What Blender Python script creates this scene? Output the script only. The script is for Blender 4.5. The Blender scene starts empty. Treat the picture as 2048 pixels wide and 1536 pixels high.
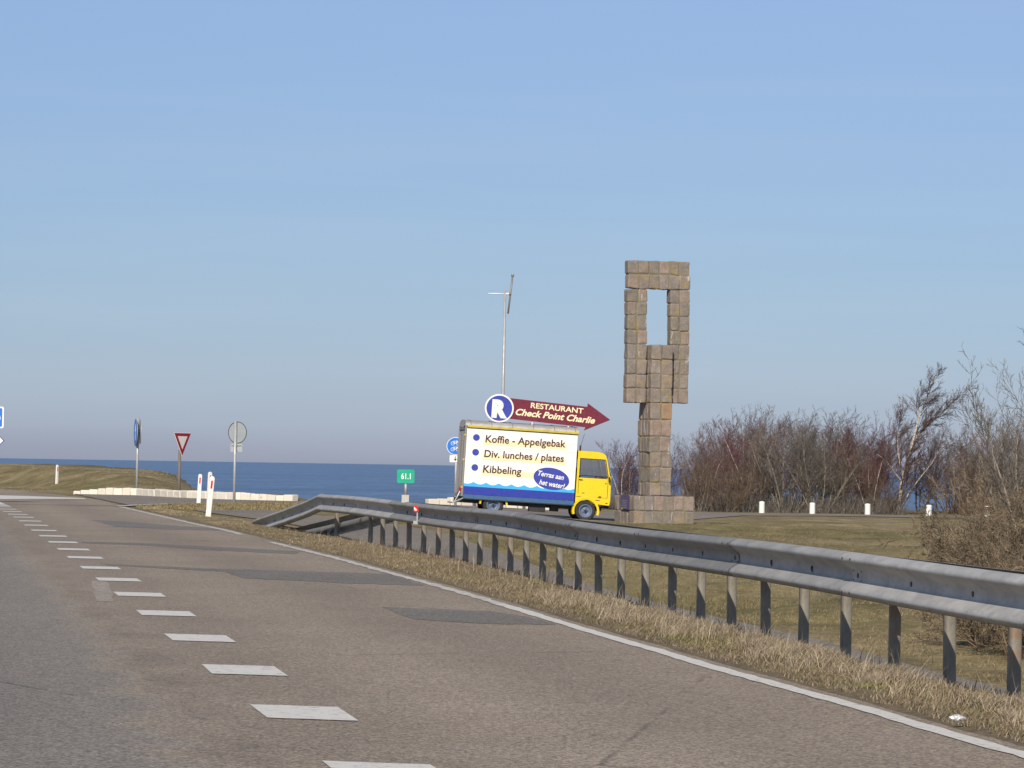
import bpy, bmesh, math, random
import numpy as np
from mathutils import Vector, Matrix, Euler
R = math.radians
C = bpy.context.scene.collection
SC = bpy.context.scene
random.seed(7); rng = np.random.default_rng(7)

# ------------------------------------------------------------------ camera, sky, sun
F = 6800.0                       # focal length in pixels of the 2048 px wide photograph
cd = bpy.data.cameras.new('camera'); cam = bpy.data.objects.new('camera', cd); C.objects.link(cam)
cd.sensor_width = 36; cd.lens = 36*F/2048; cd.clip_start = 0.5; cd.clip_end = 90000
CAMH = 1.33
MR = Matrix.Rotation(R(90+1.384), 3, 'X') @ Matrix.Rotation(R(0.92), 3, 'Z')
cam.matrix_world = Matrix.Translation((0, 0, CAMH)) @ MR.to_4x4()
SC.camera = cam
SUN_AZ = 10.0                    # light travels to +Y and a little to the right
SUN_EL = 33.0
w = bpy.data.worlds.new('World'); SC.world = w; w.use_nodes = True
nt = w.node_tree; nt.nodes.clear()
sky = nt.nodes.new('ShaderNodeTexSky'); sky.sky_type = 'NISHITA'; sky.sun_disc = False
sky.sun_elevation = R(SUN_EL); sky.sun_rotation = R(180+SUN_AZ)
sky.air_density = 1.0; sky.dust_density = 0.6; sky.ozone_density = 2.0; sky.altitude = 0
tc = nt.nodes.new('ShaderNodeTexCoord'); sx = nt.nodes.new('ShaderNodeSeparateXYZ')
nt.links.new(tc.outputs['Generated'], sx.inputs[0])
cr = nt.nodes.new('ShaderNodeValToRGB')
SKYR = [(0.003, (0.471, 0.534, 0.884)), (0.012, (0.485, 0.572, 0.922)), (0.034, (0.461, 0.546, 0.829)), (0.056, (0.457, 0.536, 0.767)), (0.0927, (0.508, 0.56, 0.748)), (0.136, (0.61, 0.626, 0.786)), (0.3, (0.62, 0.66, 0.72)), (0.6, (0.55, 0.58, 0.62))]
el = cr.color_ramp.elements
while len(el) < len(SKYR): el.new(0.5)
for e, (p, c) in zip(el, SKYR): e.position = p; e.color = (*c, 1)
nt.links.new(sx.outputs['Z'], cr.inputs[0])
# faint high cirrus veils
mpw = nt.nodes.new('ShaderNodeMapping'); mpw.inputs['Scale'].default_value = (3, 3, 45); mpw.inputs['Rotation'].default_value = (0, R(4), 0)
nzw = nt.nodes.new('ShaderNodeTexNoise'); nzw.inputs['Scale'].default_value = 1.6; nzw.inputs['Detail'].default_value = 5
nt.links.new(tc.outputs['Generated'], mpw.inputs[0]); nt.links.new(mpw.outputs[0], nzw.inputs['Vector'])
mrw = nt.nodes.new('ShaderNodeMapRange'); mrw.inputs[1].default_value = 0.45; mrw.inputs[2].default_value = 0.8; mrw.inputs[3].default_value = 0; mrw.inputs[4].default_value = 0.10
nt.links.new(nzw.outputs[0], mrw.inputs[0])
mx = nt.nodes.new('ShaderNodeMix'); mx.data_type = 'RGBA'; mx.blend_type = 'MULTIPLY'; mx.inputs[0].default_value = 1
nt.links.new(sky.outputs[0], mx.inputs[6]); nt.links.new(cr.outputs[0], mx.inputs[7])
mx2 = nt.nodes.new('ShaderNodeMix'); mx2.data_type = 'RGBA'; mx2.inputs[7].default_value = (5.2, 5.6, 6.2, 1)
nt.links.new(mrw.outputs[0], mx2.inputs[0]); nt.links.new(mx.outputs[2], mx2.inputs[6])
bg = nt.nodes.new('ShaderNodeBackground'); bg.inputs[1].default_value = 0.12
wo = nt.nodes.new('ShaderNodeOutputWorld')
nt.links.new(mx2.outputs[2], bg.inputs[0]); nt.links.new(bg.outputs[0], wo.inputs[0])
ld = bpy.data.lights.new('sun', 'SUN'); ld.energy = 4.8; ld.angle = R(0.5); ld.color = (1.0, 0.90, 0.76)
sun = bpy.data.objects.new('sun', ld); C.objects.link(sun)
sdir = Vector((math.sin(R(SUN_AZ))*math.cos(R(SUN_EL)), math.cos(R(SUN_AZ))*math.cos(R(SUN_EL)), -math.sin(R(SUN_EL))))
sun.rotation_euler = sdir.to_track_quat('-Z', 'Y').to_euler(); sun.location = (-20, -40, 60)
vs = SC.view_settings; vs.view_transform = 'Standard'; vs.look = 'None'; vs.gamma = 1; vs.use_curve_mapping = False
vs.exposure = 0.0

# ------------------------------------------------------------------ helpers
def ray(px, py):
    return MR @ Vector(((px-1024)/F, -(py-768)/F, -1))
def gp(px, py, z=0.0):           # point of the plane z under a place in the photograph
    d = ray(px, py); t = (z-CAMH)/d.z
    return Vector((d.x*t, d.y*t, z))
def at(px, py, Y):               # point at distance Y
    d = ray(px, py); t = Y/d.y
    return Vector((d.x*t, Y, CAMH+d.z*t))

def sm(t): t = np.clip(t, 0, 1); return t*t*(3-2*t)

def link(o, parent=None):
    C.objects.link(o)
    if parent is not None: o.parent = parent
    return o
def tag(o, label=None, cat=None, group=None, kind=None):
    if label: o['label'] = label
    if cat: o['category'] = cat
    if group: o['group'] = group
    if kind: o['kind'] = kind
    return o
def empty(name, loc, rot=(0, 0, 0)):
    o = bpy.data.objects.new(name, None); o.location = loc; o.rotation_euler = rot; o.empty_display_size = 0.2
    return link(o)
def copy_tree(o, parent=None):
    c = o.copy(); C.objects.link(c); c.parent = parent
    for ch in list(o.children): copy_tree(ch, c)
    return c

class MB:
    def __init__(s): s.v = []; s.f = []; s.m = []
    def add(s, vs, fs, mi=0):
        b = len(s.v); s.v += [tuple(v) for v in vs]; s.f += [tuple(b+i for i in f) for f in fs]; s.m += [mi]*len(fs); return s
    def box(s, c, d, M=None, mi=0):
        x, y, z = (k/2 for k in d); c = Vector(c)
        vs = [Vector((a*x, b*y, e*z)) for e in (-1, 1) for b in (-1, 1) for a in (-1, 1)]
        if M is not None: vs = [M @ v for v in vs]
        vs = [c+v for v in vs]
        return s.add(vs, [(0, 2, 3, 1), (4, 5, 7, 6), (0, 1, 5, 4), (2, 6, 7, 3), (0, 4, 6, 2), (1, 3, 7, 5)], mi)
    def prism(s, pts, off, mi=0):        # polygon extruded by vector off
        n = len(pts); a = [Vector(p) for p in pts]; b = [p+Vector(off) for p in a]
        return s.add(a+b, [tuple(range(n))[::-1], tuple(range(n, 2*n))]+[(i, (i+1) % n, n+(i+1) % n, n+i) for i in range(n)], mi)
    def tube(s, pts, rads, n=8, cap=True, mi=0, sq=1.0):
        pts = [Vector(p) for p in pts]; rings = []
        if not isinstance(rads, (list, tuple)): rads = [rads]*len(pts)
        t0 = (pts[1]-pts[0]).normalized(); u = t0.orthogonal().normalized()
        b = len(s.v)
        for i, p in enumerate(pts):
            t = (pts[min(i+1, len(pts)-1)]-pts[max(i-1, 0)]).normalized()
            u = (u-t*u.dot(t)).normalized(); w_ = t.cross(u)
            for k in range(n):
                a = 2*math.pi*k/n
                s.v.append(tuple(p+(u*math.cos(a)+w_*math.sin(a)*sq)*rads[i]))
        fs = []
        for i in range(len(pts)-1):
            for k in range(n):
                fs.append((b+i*n+k, b+i*n+(k+1) % n, b+(i+1)*n+(k+1) % n, b+(i+1)*n+k))
        if cap: fs += [tuple(b+k for k in range(n))[::-1], tuple(b+(len(pts)-1)*n+k for k in range(n))]
        s.f += fs; s.m += [mi]*len(fs); return s
    def grid(s, rows, mi=0, flip=False):   # rows of points
        b = len(s.v); m = len(rows[0])
        for r in rows: s.v += [tuple(p) for p in r]
        for i in range(len(rows)-1):
            for k in range(m-1):
                q = (b+i*m+k, b+i*m+k+1, b+(i+1)*m+k+1, b+(i+1)*m+k)
                s.f.append(q[::-1] if flip else q); s.m.append(mi)
        return s
    def build(s, name, mats, parent=None, smooth=False, bevel=0, seg=2):
        me = bpy.data.meshes.new(name); me.from_pydata(s.v, [], s.f)
        if not isinstance(mats, (list, tuple)): mats = [mats]
        for m in mats: me.materials.append(m)
        if len(mats) > 1: me.polygons.foreach_set('material_index', s.m)
        if smooth: me.polygons.foreach_set('use_smooth', [True]*len(me.polygons))
        me.update()
        o = bpy.data.objects.new(name, me)
        if bevel:
            bv = o.modifiers.new('bevel', 'BEVEL'); bv.width = bevel; bv.segments = seg; bv.limit_method = 'ANGLE'; bv.angle_limit = R(35)
        return link(o, parent)

# ------------------------------------------------------------------ materials
class NT:
    def __init__(s, name):
        s.m = bpy.data.materials.new(name); s.m.use_nodes = True; s.t = s.m.node_tree
        s.b = s.t.nodes['Principled BSDF']; s.out = s.t.nodes['Material Output']; s.pos = None
    def n(s, ty, **k):
        o = s.t.nodes.new(ty)
        for a, b in k.items(): setattr(o, a, b)
        return o
    def l(s, a, b): s.t.links.new(a, b)
    def P(s):
        if s.pos is None:
            g = s.n('ShaderNodeTexCoord'); s.pos = g.outputs['Object']
        return s.pos
    def noise(s, scale, detail=4, rough=0.55, stretch=None, rot=0, dist=0):
        x = s.n('ShaderNodeTexNoise'); x.inputs['Scale'].default_value = scale; x.inputs['Detail'].default_value = detail
        x.inputs['Roughness'].default_value = rough; x.inputs['Distortion'].default_value = dist
        v = s.P()
        if stretch or rot:
            mp = s.n('ShaderNodeMapping'); mp.inputs['Scale'].default_value = stretch or (1, 1, 1); mp.inputs['Rotation'].default_value = (0, 0, rot)
            s.l(v, mp.inputs[0]); v = mp.outputs[0]
        s.l(v, x.inputs['Vector']); return x.outputs['Fac']
    def ramp(s, fac, stops):
        r = s.n('ShaderNodeValToRGB'); e = r.color_ramp.elements
        while len(e) < len(stops): e.new(0.5)
        for a, (p, c) in zip(e, stops): a.position = p; a.color = (*c, 1) if len(c) == 3 else c
        s.l(fac, r.inputs[0]); return r.outputs[0]
    def rng(s, fac, a, b, c=0, d=1):
        r = s.n('ShaderNodeMapRange'); 
        for i, v in enumerate((a, b, c, d)): r.inputs[i+1].default_value = v
        s.l(fac, r.inputs[0]); return r.outputs[0]
    def mix(s, fac, a, b, mode='MIX'):
        m = s.n('ShaderNodeMix', data_type='RGBA', blend_type=mode)
        for sock, v in ((m.inputs[0], fac), (m.inputs[6], a), (m.inputs[7], b)):
            if isinstance(v, (int, float)): sock.default_value = v
            elif isinstance(v, tuple): sock.default_value = (*v, 1) if len(v) == 3 else v
            else: s.l(v, sock)
        return m.outputs[2]
    def math(s, op, a, b=0):
        m = s.n('ShaderNodeMath', operation=op)
        for sock, v in ((m.inputs[0], a), (m.inputs[1], b)):
            if isinstance(v, (int, float)): sock.default_value = v
            else: s.l(v, sock)
        return m.outputs[0]
    def col(s, v):
        if isinstance(v, tuple): s.b.inputs['Base Color'].default_value = (*v, 1)
        else: s.l(v, s.b.inputs['Base Color'])
    def set(s, **k):
        for a, v in k.items():
            sock = s.b.inputs[a.replace('_', ' ')]
            if isinstance(v, (int, float)): sock.default_value = v
            else: s.l(v, sock)
    def bump(s, h, strength=0.5, dist=0.02):
        b = s.n('ShaderNodeBump'); b.inputs['Strength'].default_value = strength; b.inputs['Distance'].default_value = dist
        s.l(h, b.inputs['Height']); s.l(b.outputs[0], s.b.inputs['Normal'])

def paint(name, c, rough=0.45, dirt=0.25, scale=6, metal=0.0, dcol=(0.16, 0.13, 0.10), spec=0.5):
    t = NT(name)
    f = t.rng(t.noise(scale, 6, 0.65), 0.42, 0.75, 0, dirt)
    f2 = t.rng(t.noise(scale*9, 3), 0.3, 0.7, 0.93, 1.05)
    cc = t.mix(f, c, dcol); cc = t.mix(1.0, cc, f2, 'MULTIPLY')
    t.col(cc); t.set(Roughness=t.rng(t.noise(scale*2, 3), 0.3, 0.7, rough-0.08, rough+0.12), Metallic=metal)
    t.b.inputs['Specular IOR Level'].default_value = spec
    return t.m

M = {}
M['white'] = paint('white_paint', (0.80, 0.79, 0.76), 0.5, 0.10)
M['white_panel'] = paint('white_panel_paint', (0.84, 0.83, 0.79), 0.45, 0.08, 1.2)
M['yellow'] = paint('yellow_paint', (0.78, 0.58, 0.012), 0.35, 0.10, 2)
M['yellow_trim'] = paint('yellow_trim_paint', (0.55, 0.45, 0.04), 0.5, 0.45, 5)
M['dark_blue'] = paint('dark_blue_paint', (0.02, 0.04, 0.33), 0.4, 0.04)
M['violet_blue'] = paint('violet_blue_paint', (0.035, 0.055, 0.36), 0.4, 0.03)
M['light_blue'] = paint('light_blue_paint', (0.05, 0.42, 0.85), 0.4, 0.03)
M['cream'] = paint('cream_paint', (0.84, 0.72, 0.46), 0.5, 0.04)
M['brown_text'] = paint('brown_lettering', (0.06, 0.012, 0.012), 0.5, 0.0)
M['maroon'] = paint('maroon_paint', (0.15, 0.012, 0.035), 0.4, 0.05)
M['cream_text'] = paint('cream_lettering', (0.84, 0.76, 0.5), 0.5, 0.0)
M['rubber'] = paint('rubber', (0.018, 0.017, 0.016), 0.8, 0.5, 8, dcol=(0.09, 0.08, 0.07))
M['rust'] = paint('rust', (0.22, 0.10, 0.02), 0.85, 0.6, 20)
M['bolt'] = paint('dark_bolt_steel', (0.05, 0.052, 0.055), 0.6, 0.3, 20)
M['black'] = paint('black_paint', (0.012, 0.012, 0.013), 0.6, 0.2)
M['hub'] = paint('blue_grey_rim_paint', (0.115, 0.165, 0.27), 0.45, 0.3, 9)
M['rail_blue'] = paint('blue_skirt_paint', (0.03, 0.11, 0.25), 0.45, 0.3, 5)
M['roof_metal'] = paint('weathered_roof_sheet', (0.42, 0.41, 0.40), 0.55, 0.55, 2.5, 0.1)
M['pole'] = paint('galvanised_pole', (0.42, 0.44, 0.46), 0.5, 0.3, 4, 0.3)
M['sign_back'] = paint('sign_back_aluminium', (0.36, 0.40, 0.43), 0.5, 0.2, 4, 0.25)
M['rust_pole'] = paint('weathered_brown_pole', (0.16, 0.14, 0.13), 0.7, 0.5, 6)
M['sign_blue'] = paint('sign_blue', (0.015, 0.17, 0.62), 0.35, 0.04)
M['sign_red'] = paint('sign_red', (0.32, 0.012, 0.03), 0.4, 0.05)
M['refl_red'] = paint('reflector_red', (0.60, 0.02, 0.02), 0.25, 0.03)
M['green'] = paint('green_plate', (0.0, 0.36, 0.22), 0.4, 0.05)
M['concrete'] = paint('concrete', (0.45, 0.45, 0.42), 0.85, 0.3, 12)
M['plaque'] = paint('plaque_face', (0.055, 0.04, 0.13), 0.35, 0.35, 6, dcol=(0.15, 0.05, 0.06))
M['grey_frame'] = paint('weathered_frame', (0.25, 0.25, 0.24), 0.5, 0.4, 6, 0.3)

def glassy(name, c):
    t = NT(name); t.col(c); t.set(Roughness=0.05); t.b.inputs['Specular IOR Level'].default_value = 0.7; return t.m
def see_glass():
    t = NT('window_glass'); g = t.n('ShaderNodeBsdfGlossy'); g.inputs['Roughness'].default_value = 0.02; g.inputs['Color'].default_value = (0.8, 0.85, 0.9, 1)
    tr = t.n('ShaderNodeBsdfTransparent'); tr.inputs[0].default_value = (0.62, 0.68, 0.70, 1)
    ms = t.n('ShaderNodeMixShader'); ms.inputs[0].default_value = 0.22
    t.l(tr.outputs[0], ms.inputs[1]); t.l(g.outputs[0], ms.inputs[2]); t.l(ms.outputs[0], t.out.inputs[0]); return t.m
M['glass'] = see_glass()

def galv(name, v, dirt):
    t = NT(name)
    oi = t.n('ShaderNodeObjectInfo')
    r = t.rng(oi.outputs['Random'], 0, 1, 0.86, 1.12)
    n1 = t.ramp(t.noise(2.2, 6, 0.7, (1, 1, 3)), [(0.3, (v*0.72, v*0.72, v*0.72)), (0.7, (v*1.15, v*1.14, v*1.12))])
    f = t.rng(t.noise(6, 6, 0.75, (1, 1, 2.5)), 0.52, 0.78, 0, dirt)
    c = t.mix(f, n1, (v*0.33, v*0.31, v*0.27)); c = t.mix(1.0, c, r, 'MULTIPLY')
    ru = t.math('MULTIPLY', t.rng(t.noise(22, 4, 0.7), 0.66, 0.74), 0.5); c = t.mix(ru, c, (0.20, 0.12, 0.07))
    t.col(c); t.set(Metallic=0.12, Roughness=t.rng(t.noise(12, 4), 0.3, 0.7, 0.5, 0.7)); t.bump(t.noise(40, 3), 0.15, 0.004)
    return t.m
M['galv'] = galv('galvanised_steel_light', 0.40, 0.5)
M['galv_dark'] = galv('galvanised_steel_dull', 0.27, 0.6)
def post_mat():
    t = NT('weathered_post_steel')
    oi = t.n('ShaderNodeObjectInfo')
    c = t.ramp(t.noise(7, 6, 0.7, (1, 1, 0.5)), [(0.3, (0.17, 0.155, 0.13)), (0.6, (0.30, 0.28, 0.24)), (0.8, (0.40, 0.38, 0.34))])
    rr = t.math('MULTIPLY', t.rng(oi.outputs['Random'], 0.75, 0.85, 0, 1), t.rng(t.noise(9, 4, 0.6), 0.50, 0.60))
    c = t.mix(t.math('MULTIPLY', rr, 0.45), c, (0.30, 0.13, 0.055))
    t.col(c); t.set(Metallic=0.25, Roughness=0.6); return t.m
M['post'] = post_mat()

def asphalt(name, a, b, lane=False, patch=False):
    t = NT(name)
    sp = t.n('ShaderNodeTexVoronoi'); sp.inputs['Scale'].default_value = 75; t.l(t.P(), sp.inputs['Vector'])
    g = t.n('ShaderNodeSeparateColor'); t.l(sp.outputs['Color'], g.inputs[0])
    fine = t.rng(g.outputs[0], 0, 1, 0.45, 1.55)
    mid = t.rng(t.noise(16, 4, 0.7), 0.3, 0.7, 0.90, 1.10)
    big = t.rng(t.noise(0.35, 5, 0.6, (1.0, 0.22, 1), R(-9.6)), 0.32, 0.68, 0.91, 1.09)
    grain = t.rng(t.noise(120, 2, 0.6), 0.3, 0.7, 0.75, 1.25)
    c = t.mix(t.rng(t.noise(0.5, 4), 0.35, 0.65), a, b)
    if lane:
        # older grey surface of the left lane: X + 0.168 Y < 1.3
        sp3 = t.n('ShaderNodeSeparateXYZ'); t.l(t.P(), sp3.inputs[0])
        d = t.math('ADD', sp3.outputs[0], t.math('MULTIPLY', sp3.outputs[1], 0.168))
        d = t.math('ADD', d, t.rng(t.noise(0.8, 4), 0, 1, -0.45, 0.45))
        ln = t.rng(d, 0.95, 1.3, 1, 0)
        c = t.mix(t.math('MULTIPLY', ln, 0.95), c, lane)
        seam = t.math('MULTIPLY', t.rng(d, 1.2, 1.32, 0, 1), t.rng(d, 1.42, 1.62, 1, 0))
        c = t.mix(t.math('MULTIPLY', seam, t.rng(t.noise(0.6, 4), 0.4, 0.65, 0.06, 0.30)), c, (0.06, 0.055, 0.05))
        # wheel tracks, worn smooth
        wt = t.n('ShaderNodeTexWave'); wt.bands_direction = 'X'; wt.inputs['Scale'].default_value = 0.16; wt.inputs['Distortion'].default_value = 0.6; wt.inputs['Detail'].default_value = 2
        mp = t.n('ShaderNodeMapping'); mp.inputs['Rotation'].default_value = (0, 0, R(-9.6)); t.l(t.P(), mp.inputs[0]); t.l(mp.outputs[0], wt.inputs['Vector'])
        c = t.mix(1.0, c, t.rng(wt.outputs['Fac'], 0, 1, 0.92, 1.06), 'MULTIPLY')
        # thin crack lines
        cv = t.n('ShaderNodeTexVoronoi', feature='DISTANCE_TO_EDGE', voronoi_dimensions='2D'); cv.inputs['Scale'].default_value = 0.22
        mp2 = t.n('ShaderNodeMapping'); mp2.inputs['Scale'].default_value = (1, 0.55, 1)
        t.l(t.P(), mp2.inputs[0]); t.l(mp2.outputs[0], cv.inputs['Vector'])
        ck = t.math('MULTIPLY', t.rng(cv.outputs[0], 0.0, 0.006, 1, 0), t.rng(t.noise(0.9, 3), 0.5, 0.6))
        c = t.mix(t.math('MULTIPLY', ck, 0.55), c, (0.035, 0.03, 0.028))
    for k in (fine, mid, big, grain): c = t.mix(1.0, c, k, 'MULTIPLY')
    lt = t.rng(t.noise(60, 1), 0.70, 0.78)
    c = t.mix(t.math('MULTIPLY', lt, 0.55), c, (0.5, 0.47, 0.42))
    t.col(c); t.set(Roughness=0.82); t.bump(t.math('ADD', fine, grain), 0.5, 0.006); return t.m
M['asphalt'] = asphalt('asphalt', (0.262, 0.216, 0.170), (0.285, 0.238, 0.190), lane=(0.205, 0.186, 0.168))
M['patch'] = asphalt('asphalt_patch_dark', (0.165, 0.155, 0.140), (0.185, 0.174, 0.157))
M['patch_pale'] = asphalt('asphalt_patch_pale', (0.30, 0.26, 0.225), (0.33, 0.29, 0.25))
M['path'] = asphalt('path_asphalt', (0.205, 0.178, 0.150), (0.235, 0.205, 0.175))

def road_paint(name, wear):
    t = NT(name)
    f = t.rng(t.noise(14, 6, 0.75), 0.60-wear*0.18, 0.72-wear*0.1, 0, 0.85)
    c = t.mix(f, (0.66, 0.65, 0.62), (0.24, 0.21, 0.18)); c = t.mix(1.0, c, t.rng(t.noise(60, 2), 0.3, 0.7, 0.9, 1.06), 'MULTIPLY')
    t.col(c); t.set(Roughness=0.7); return t.m
M['line'] = road_paint('road_paint', 0.35); M['line_worn'] = road_paint('road_paint_worn', 1.0)

def ground_mat():
    t = NT('dry_winter_grass')
    a = t.noise(0.9, 7, 0.62, (1, 0.45, 1)); b = t.noise(0.12, 5, 0.6, (1, 0.5, 1)); c3 = t.noise(9, 5, 0.7)
    c = t.ramp(a, [(0.28, (0.115, 0.09, 0.053)), (0.42, (0.21, 0.167, 0.094)), (0.55, (0.27, 0.22, 0.125)), (0.72, (0.38, 0.315, 0.19))])
    g = t.ramp(a, [(0.3, (0.11, 0.098, 0.046)), (0.6, (0.215, 0.182, 0.085)), (0.75, (0.31, 0.26, 0.14))])
    c = t.mix(t.rng(b, 0.44, 0.58), c, g)
    c = t.mix(1.0, c, t.rng(c3, 0.3, 0.7, 0.62, 1.35), 'MULTIPLY')
    c = t.mix(1.0, c, t.rng(t.noise(38, 3), 0.3, 0.7, 0.7, 1.3), 'MULTIPLY')
    # bare soil next to the carriageway
    at_ = t.n('ShaderNodeAttribute', attribute_name='soil'); sf = t.math('MULTIPLY', at_.outputs['Fac'], t.rng(t.noise(5, 5), 0.35, 0.55, 0.45, 1))
    soil = t.mix(t.rng(t.noise(20, 4), 0.35, 0.7), (0.11, 0.088, 0.064), (0.21, 0.17, 0.13))
    c = t.mix(sf, c, soil)
    t.col(c); t.set(Roughness=0.95); t.bump(t.math('ADD', a, t.math('MULTIPLY', c3, 0.5)), 0.9, 0.08)
    t.b.inputs['Specular IOR Level'].default_value = 0.15
    return t.m
M['ground'] = ground_mat()

def island_mat(name, stops, rough=0.9, trans=0.0):
    t = NT(name); g = t.n('ShaderNodeNewGeometry')
    t.col(t.ramp(g.outputs['Random Per Island'], stops)); t.set(Roughness=rough); t.b.inputs['Specular IOR Level'].default_value = 0.2
    return t.m
M['straw'] = island_mat('straw_blades', [(0.0, (0.28, 0.215, 0.145)), (0.3, (0.39, 0.31, 0.215)), (0.5, (0.19, 0.145, 0.095)), (0.7, (0.50, 0.42, 0.31)), (0.85, (0.15, 0.12, 0.065)), (1.0, (0.14, 0.12, 0.06))])
M['moss'] = island_mat('olive_green_blades', [(0, (0.10, 0.11, 0.035)), (0.6, (0.20, 0.19, 0.07)), (1, (0.33, 0.28, 0.13))])
M['weed'] = island_mat('dark_weeds', [(0, (0.04, 0.03, 0.02)), (0.7, (0.12, 0.09, 0.06)), (1, (0.25, 0.19, 0.13))])
M['straw_pale'] = island_mat('pale_straw_blades', [(0.0, (0.27, 0.215, 0.15)), (0.3, (0.39, 0.32, 0.235)), (0.5, (0.17, 0.13, 0.09)), (0.7, (0.52, 0.445, 0.34)), (0.88, (0.13, 0.105, 0.07)), (1.0, (0.13, 0.115, 0.055))])
M['green_blades'] = island_mat('green_brown_blades', [(0.0, (0.16, 0.14, 0.06)), (0.35, (0.27, 0.215, 0.12)), (0.6, (0.19, 0.16, 0.075)), (0.8, (0.36, 0.29, 0.18)), (1.0, (0.12, 0.09, 0.05))])
M['dark_blades'] = island_mat('dark_verge_litter', [(0.0, (0.10, 0.078, 0.054)), (0.4, (0.20, 0.16, 0.112)), (0.8, (0.32, 0.26, 0.19)), (1.0, (0.16, 0.145, 0.065))])

def bark(name, a, b, scale=20, z=0.4):
    t = NT(name); t.col(t.ramp(t.noise(scale, 5, 0.7, (1, 1, z)), [(0.35, a), (0.6, b)])); t.set(Roughness=0.85); return t.m
M['bark_grey'] = bark('grey_bark', (0.13, 0.115, 0.09), (0.33, 0.295, 0.235))
M['bark_birch'] = bark('birch_bark', (0.12, 0.09, 0.075), (0.66, 0.60, 0.52), 7, 2.5)
M['bark_brown'] = bark('brown_bark', (0.07, 0.05, 0.035), (0.19, 0.14, 0.09))
M['twig_red'] = bark('reddish_twigs', (0.050, 0.022, 0.026), (0.145, 0.068, 0.068), 6)
M['twig_grey'] = bark('grey_twigs', (0.050, 0.043, 0.040), (0.19, 0.168, 0.145), 6)
M['twig_brown'] = bark('brown_twigs', (0.065, 0.045, 0.036), (0.19, 0.135, 0.095), 6)
M['twig_olive'] = bark('olive_brown_twigs', (0.065, 0.048, 0.034), (0.25, 0.195, 0.13), 5)
M['twig_dark'] = bark('dark_birch_twigs', (0.05, 0.028, 0.028), (0.12, 0.075, 0.065), 3)
M['bud'] = island_mat('catkins', [(0, (0.30, 0.26, 0.07)), (1, (0.20, 0.13, 0.07))])

def stone():
    t = NT('lichened_granite_blocks'); g = t.n('ShaderNodeNewGeometry')
    c = t.ramp(g.outputs['Random Per Island'], [(0.0, (0.232, 0.190, 0.162)), (0.25, (0.188, 0.168, 0.148)), (0.5, (0.262, 0.205, 0.176)), (0.75, (0.205, 0.182, 0.166)), (1.0, (0.260, 0.216, 0.195))])
    c = t.mix(1.0, c, t.rng(t.noise(5, 6, 0.7), 0.3, 0.7, 0.72, 1.25), 'MULTIPLY')
    c = t.mix(1.0, c, t.rng(t.noise(28, 4, 0.7), 0.3, 0.7, 0.8, 1.2), 'MULTIPLY')
    li = t.math('MULTIPLY', t.rng(t.noise(3.2, 5, 0.65), 0.53, 0.64), t.rng(t.noise(17, 4), 0.4, 0.6))
    c = t.mix(t.math('MULTIPLY', li, 0.75), c, (0.30, 0.21, 0.045))
    wh = t.math('MULTIPLY', t.rng(t.noise(7, 4, 0.6, (1, 1, 0.22)), 0.64, 0.69), 0.6)
    c = t.mix(wh, c, (0.55, 0.52, 0.47))
    c = t.mix(t.math('MULTIPLY', t.rng(g.outputs['Random Per Island'], 0.962, 0.968), t.rng(t.noise(6, 4), 0.3, 0.6, 0.1, 0.6)), c, (0.38, 0.21, 0.06))
    t.col(c); t.set(Roughness=0.92); t.bump(t.noise(9, 6, 0.7), 0.6, 0.03); return t.m
M['stone'] = stone()
M['mortar'] = paint('old_mortar', (0.20, 0.185, 0.125), 0.95, 0.6, 5, dcol=(0.17, 0.14, 0.05))
def whitewash():
    t = NT('whitewashed_stone'); g = t.n('ShaderNodeNewGeometry')
    c = t.mix(t.rng(g.outputs['Random Per Island'], 0, 1), (0.74, 0.70, 0.61), (0.60, 0.56, 0.48))
    c = t.mix(t.rng(t.noise(4, 6, 0.7), 0.60, 0.74, 0, 0.7), c, (0.25, 0.20, 0.14)); t.col(c); t.set(Roughness=0.9); t.bump(t.noise(14, 5), 0.5, 0.02); return t.m
M['whitewash'] = whitewash()
def water_mat():
    t = NT('sea_water'); 
    c = t.ramp(t.noise(0.004, 5, 0.6, (1, 3.5, 1)), [(0.35, (0.094, 0.168, 0.305)), (0.65, (0.128, 0.205, 0.355))])
    n1 = t.noise(0.30, 8, 0.75, (1, 0.16, 1))
    c = t.mix(1.0, c, t.rng(n1, 0.32, 0.68, 0.72, 1.30), 'MULTIPLY')
    c = t.mix(1.0, c, t.rng(t.noise(0.035, 6, 0.7, (1, 0.35, 1)), 0.32, 0.68, 0.84, 1.18), 'MULTIPLY')
    t.col(c); t.set(Roughness=0.45)
    t.b.inputs['Specular IOR Level'].default_value = 0.12
    t.bump(n1, 1.0, 0.6); return t.m
M['water'] = water_mat()
M['foil'] = paint('crumpled_foil', (0.75, 0.76, 0.78), 0.25, 0.1, 20, 0.5)
M['pebble'] = island_mat('pebbles', [(0, (0.45, 0.42, 0.38)), (0.5, (0.62, 0.60, 0.56)), (1, (0.25, 0.23, 0.2))])

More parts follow.
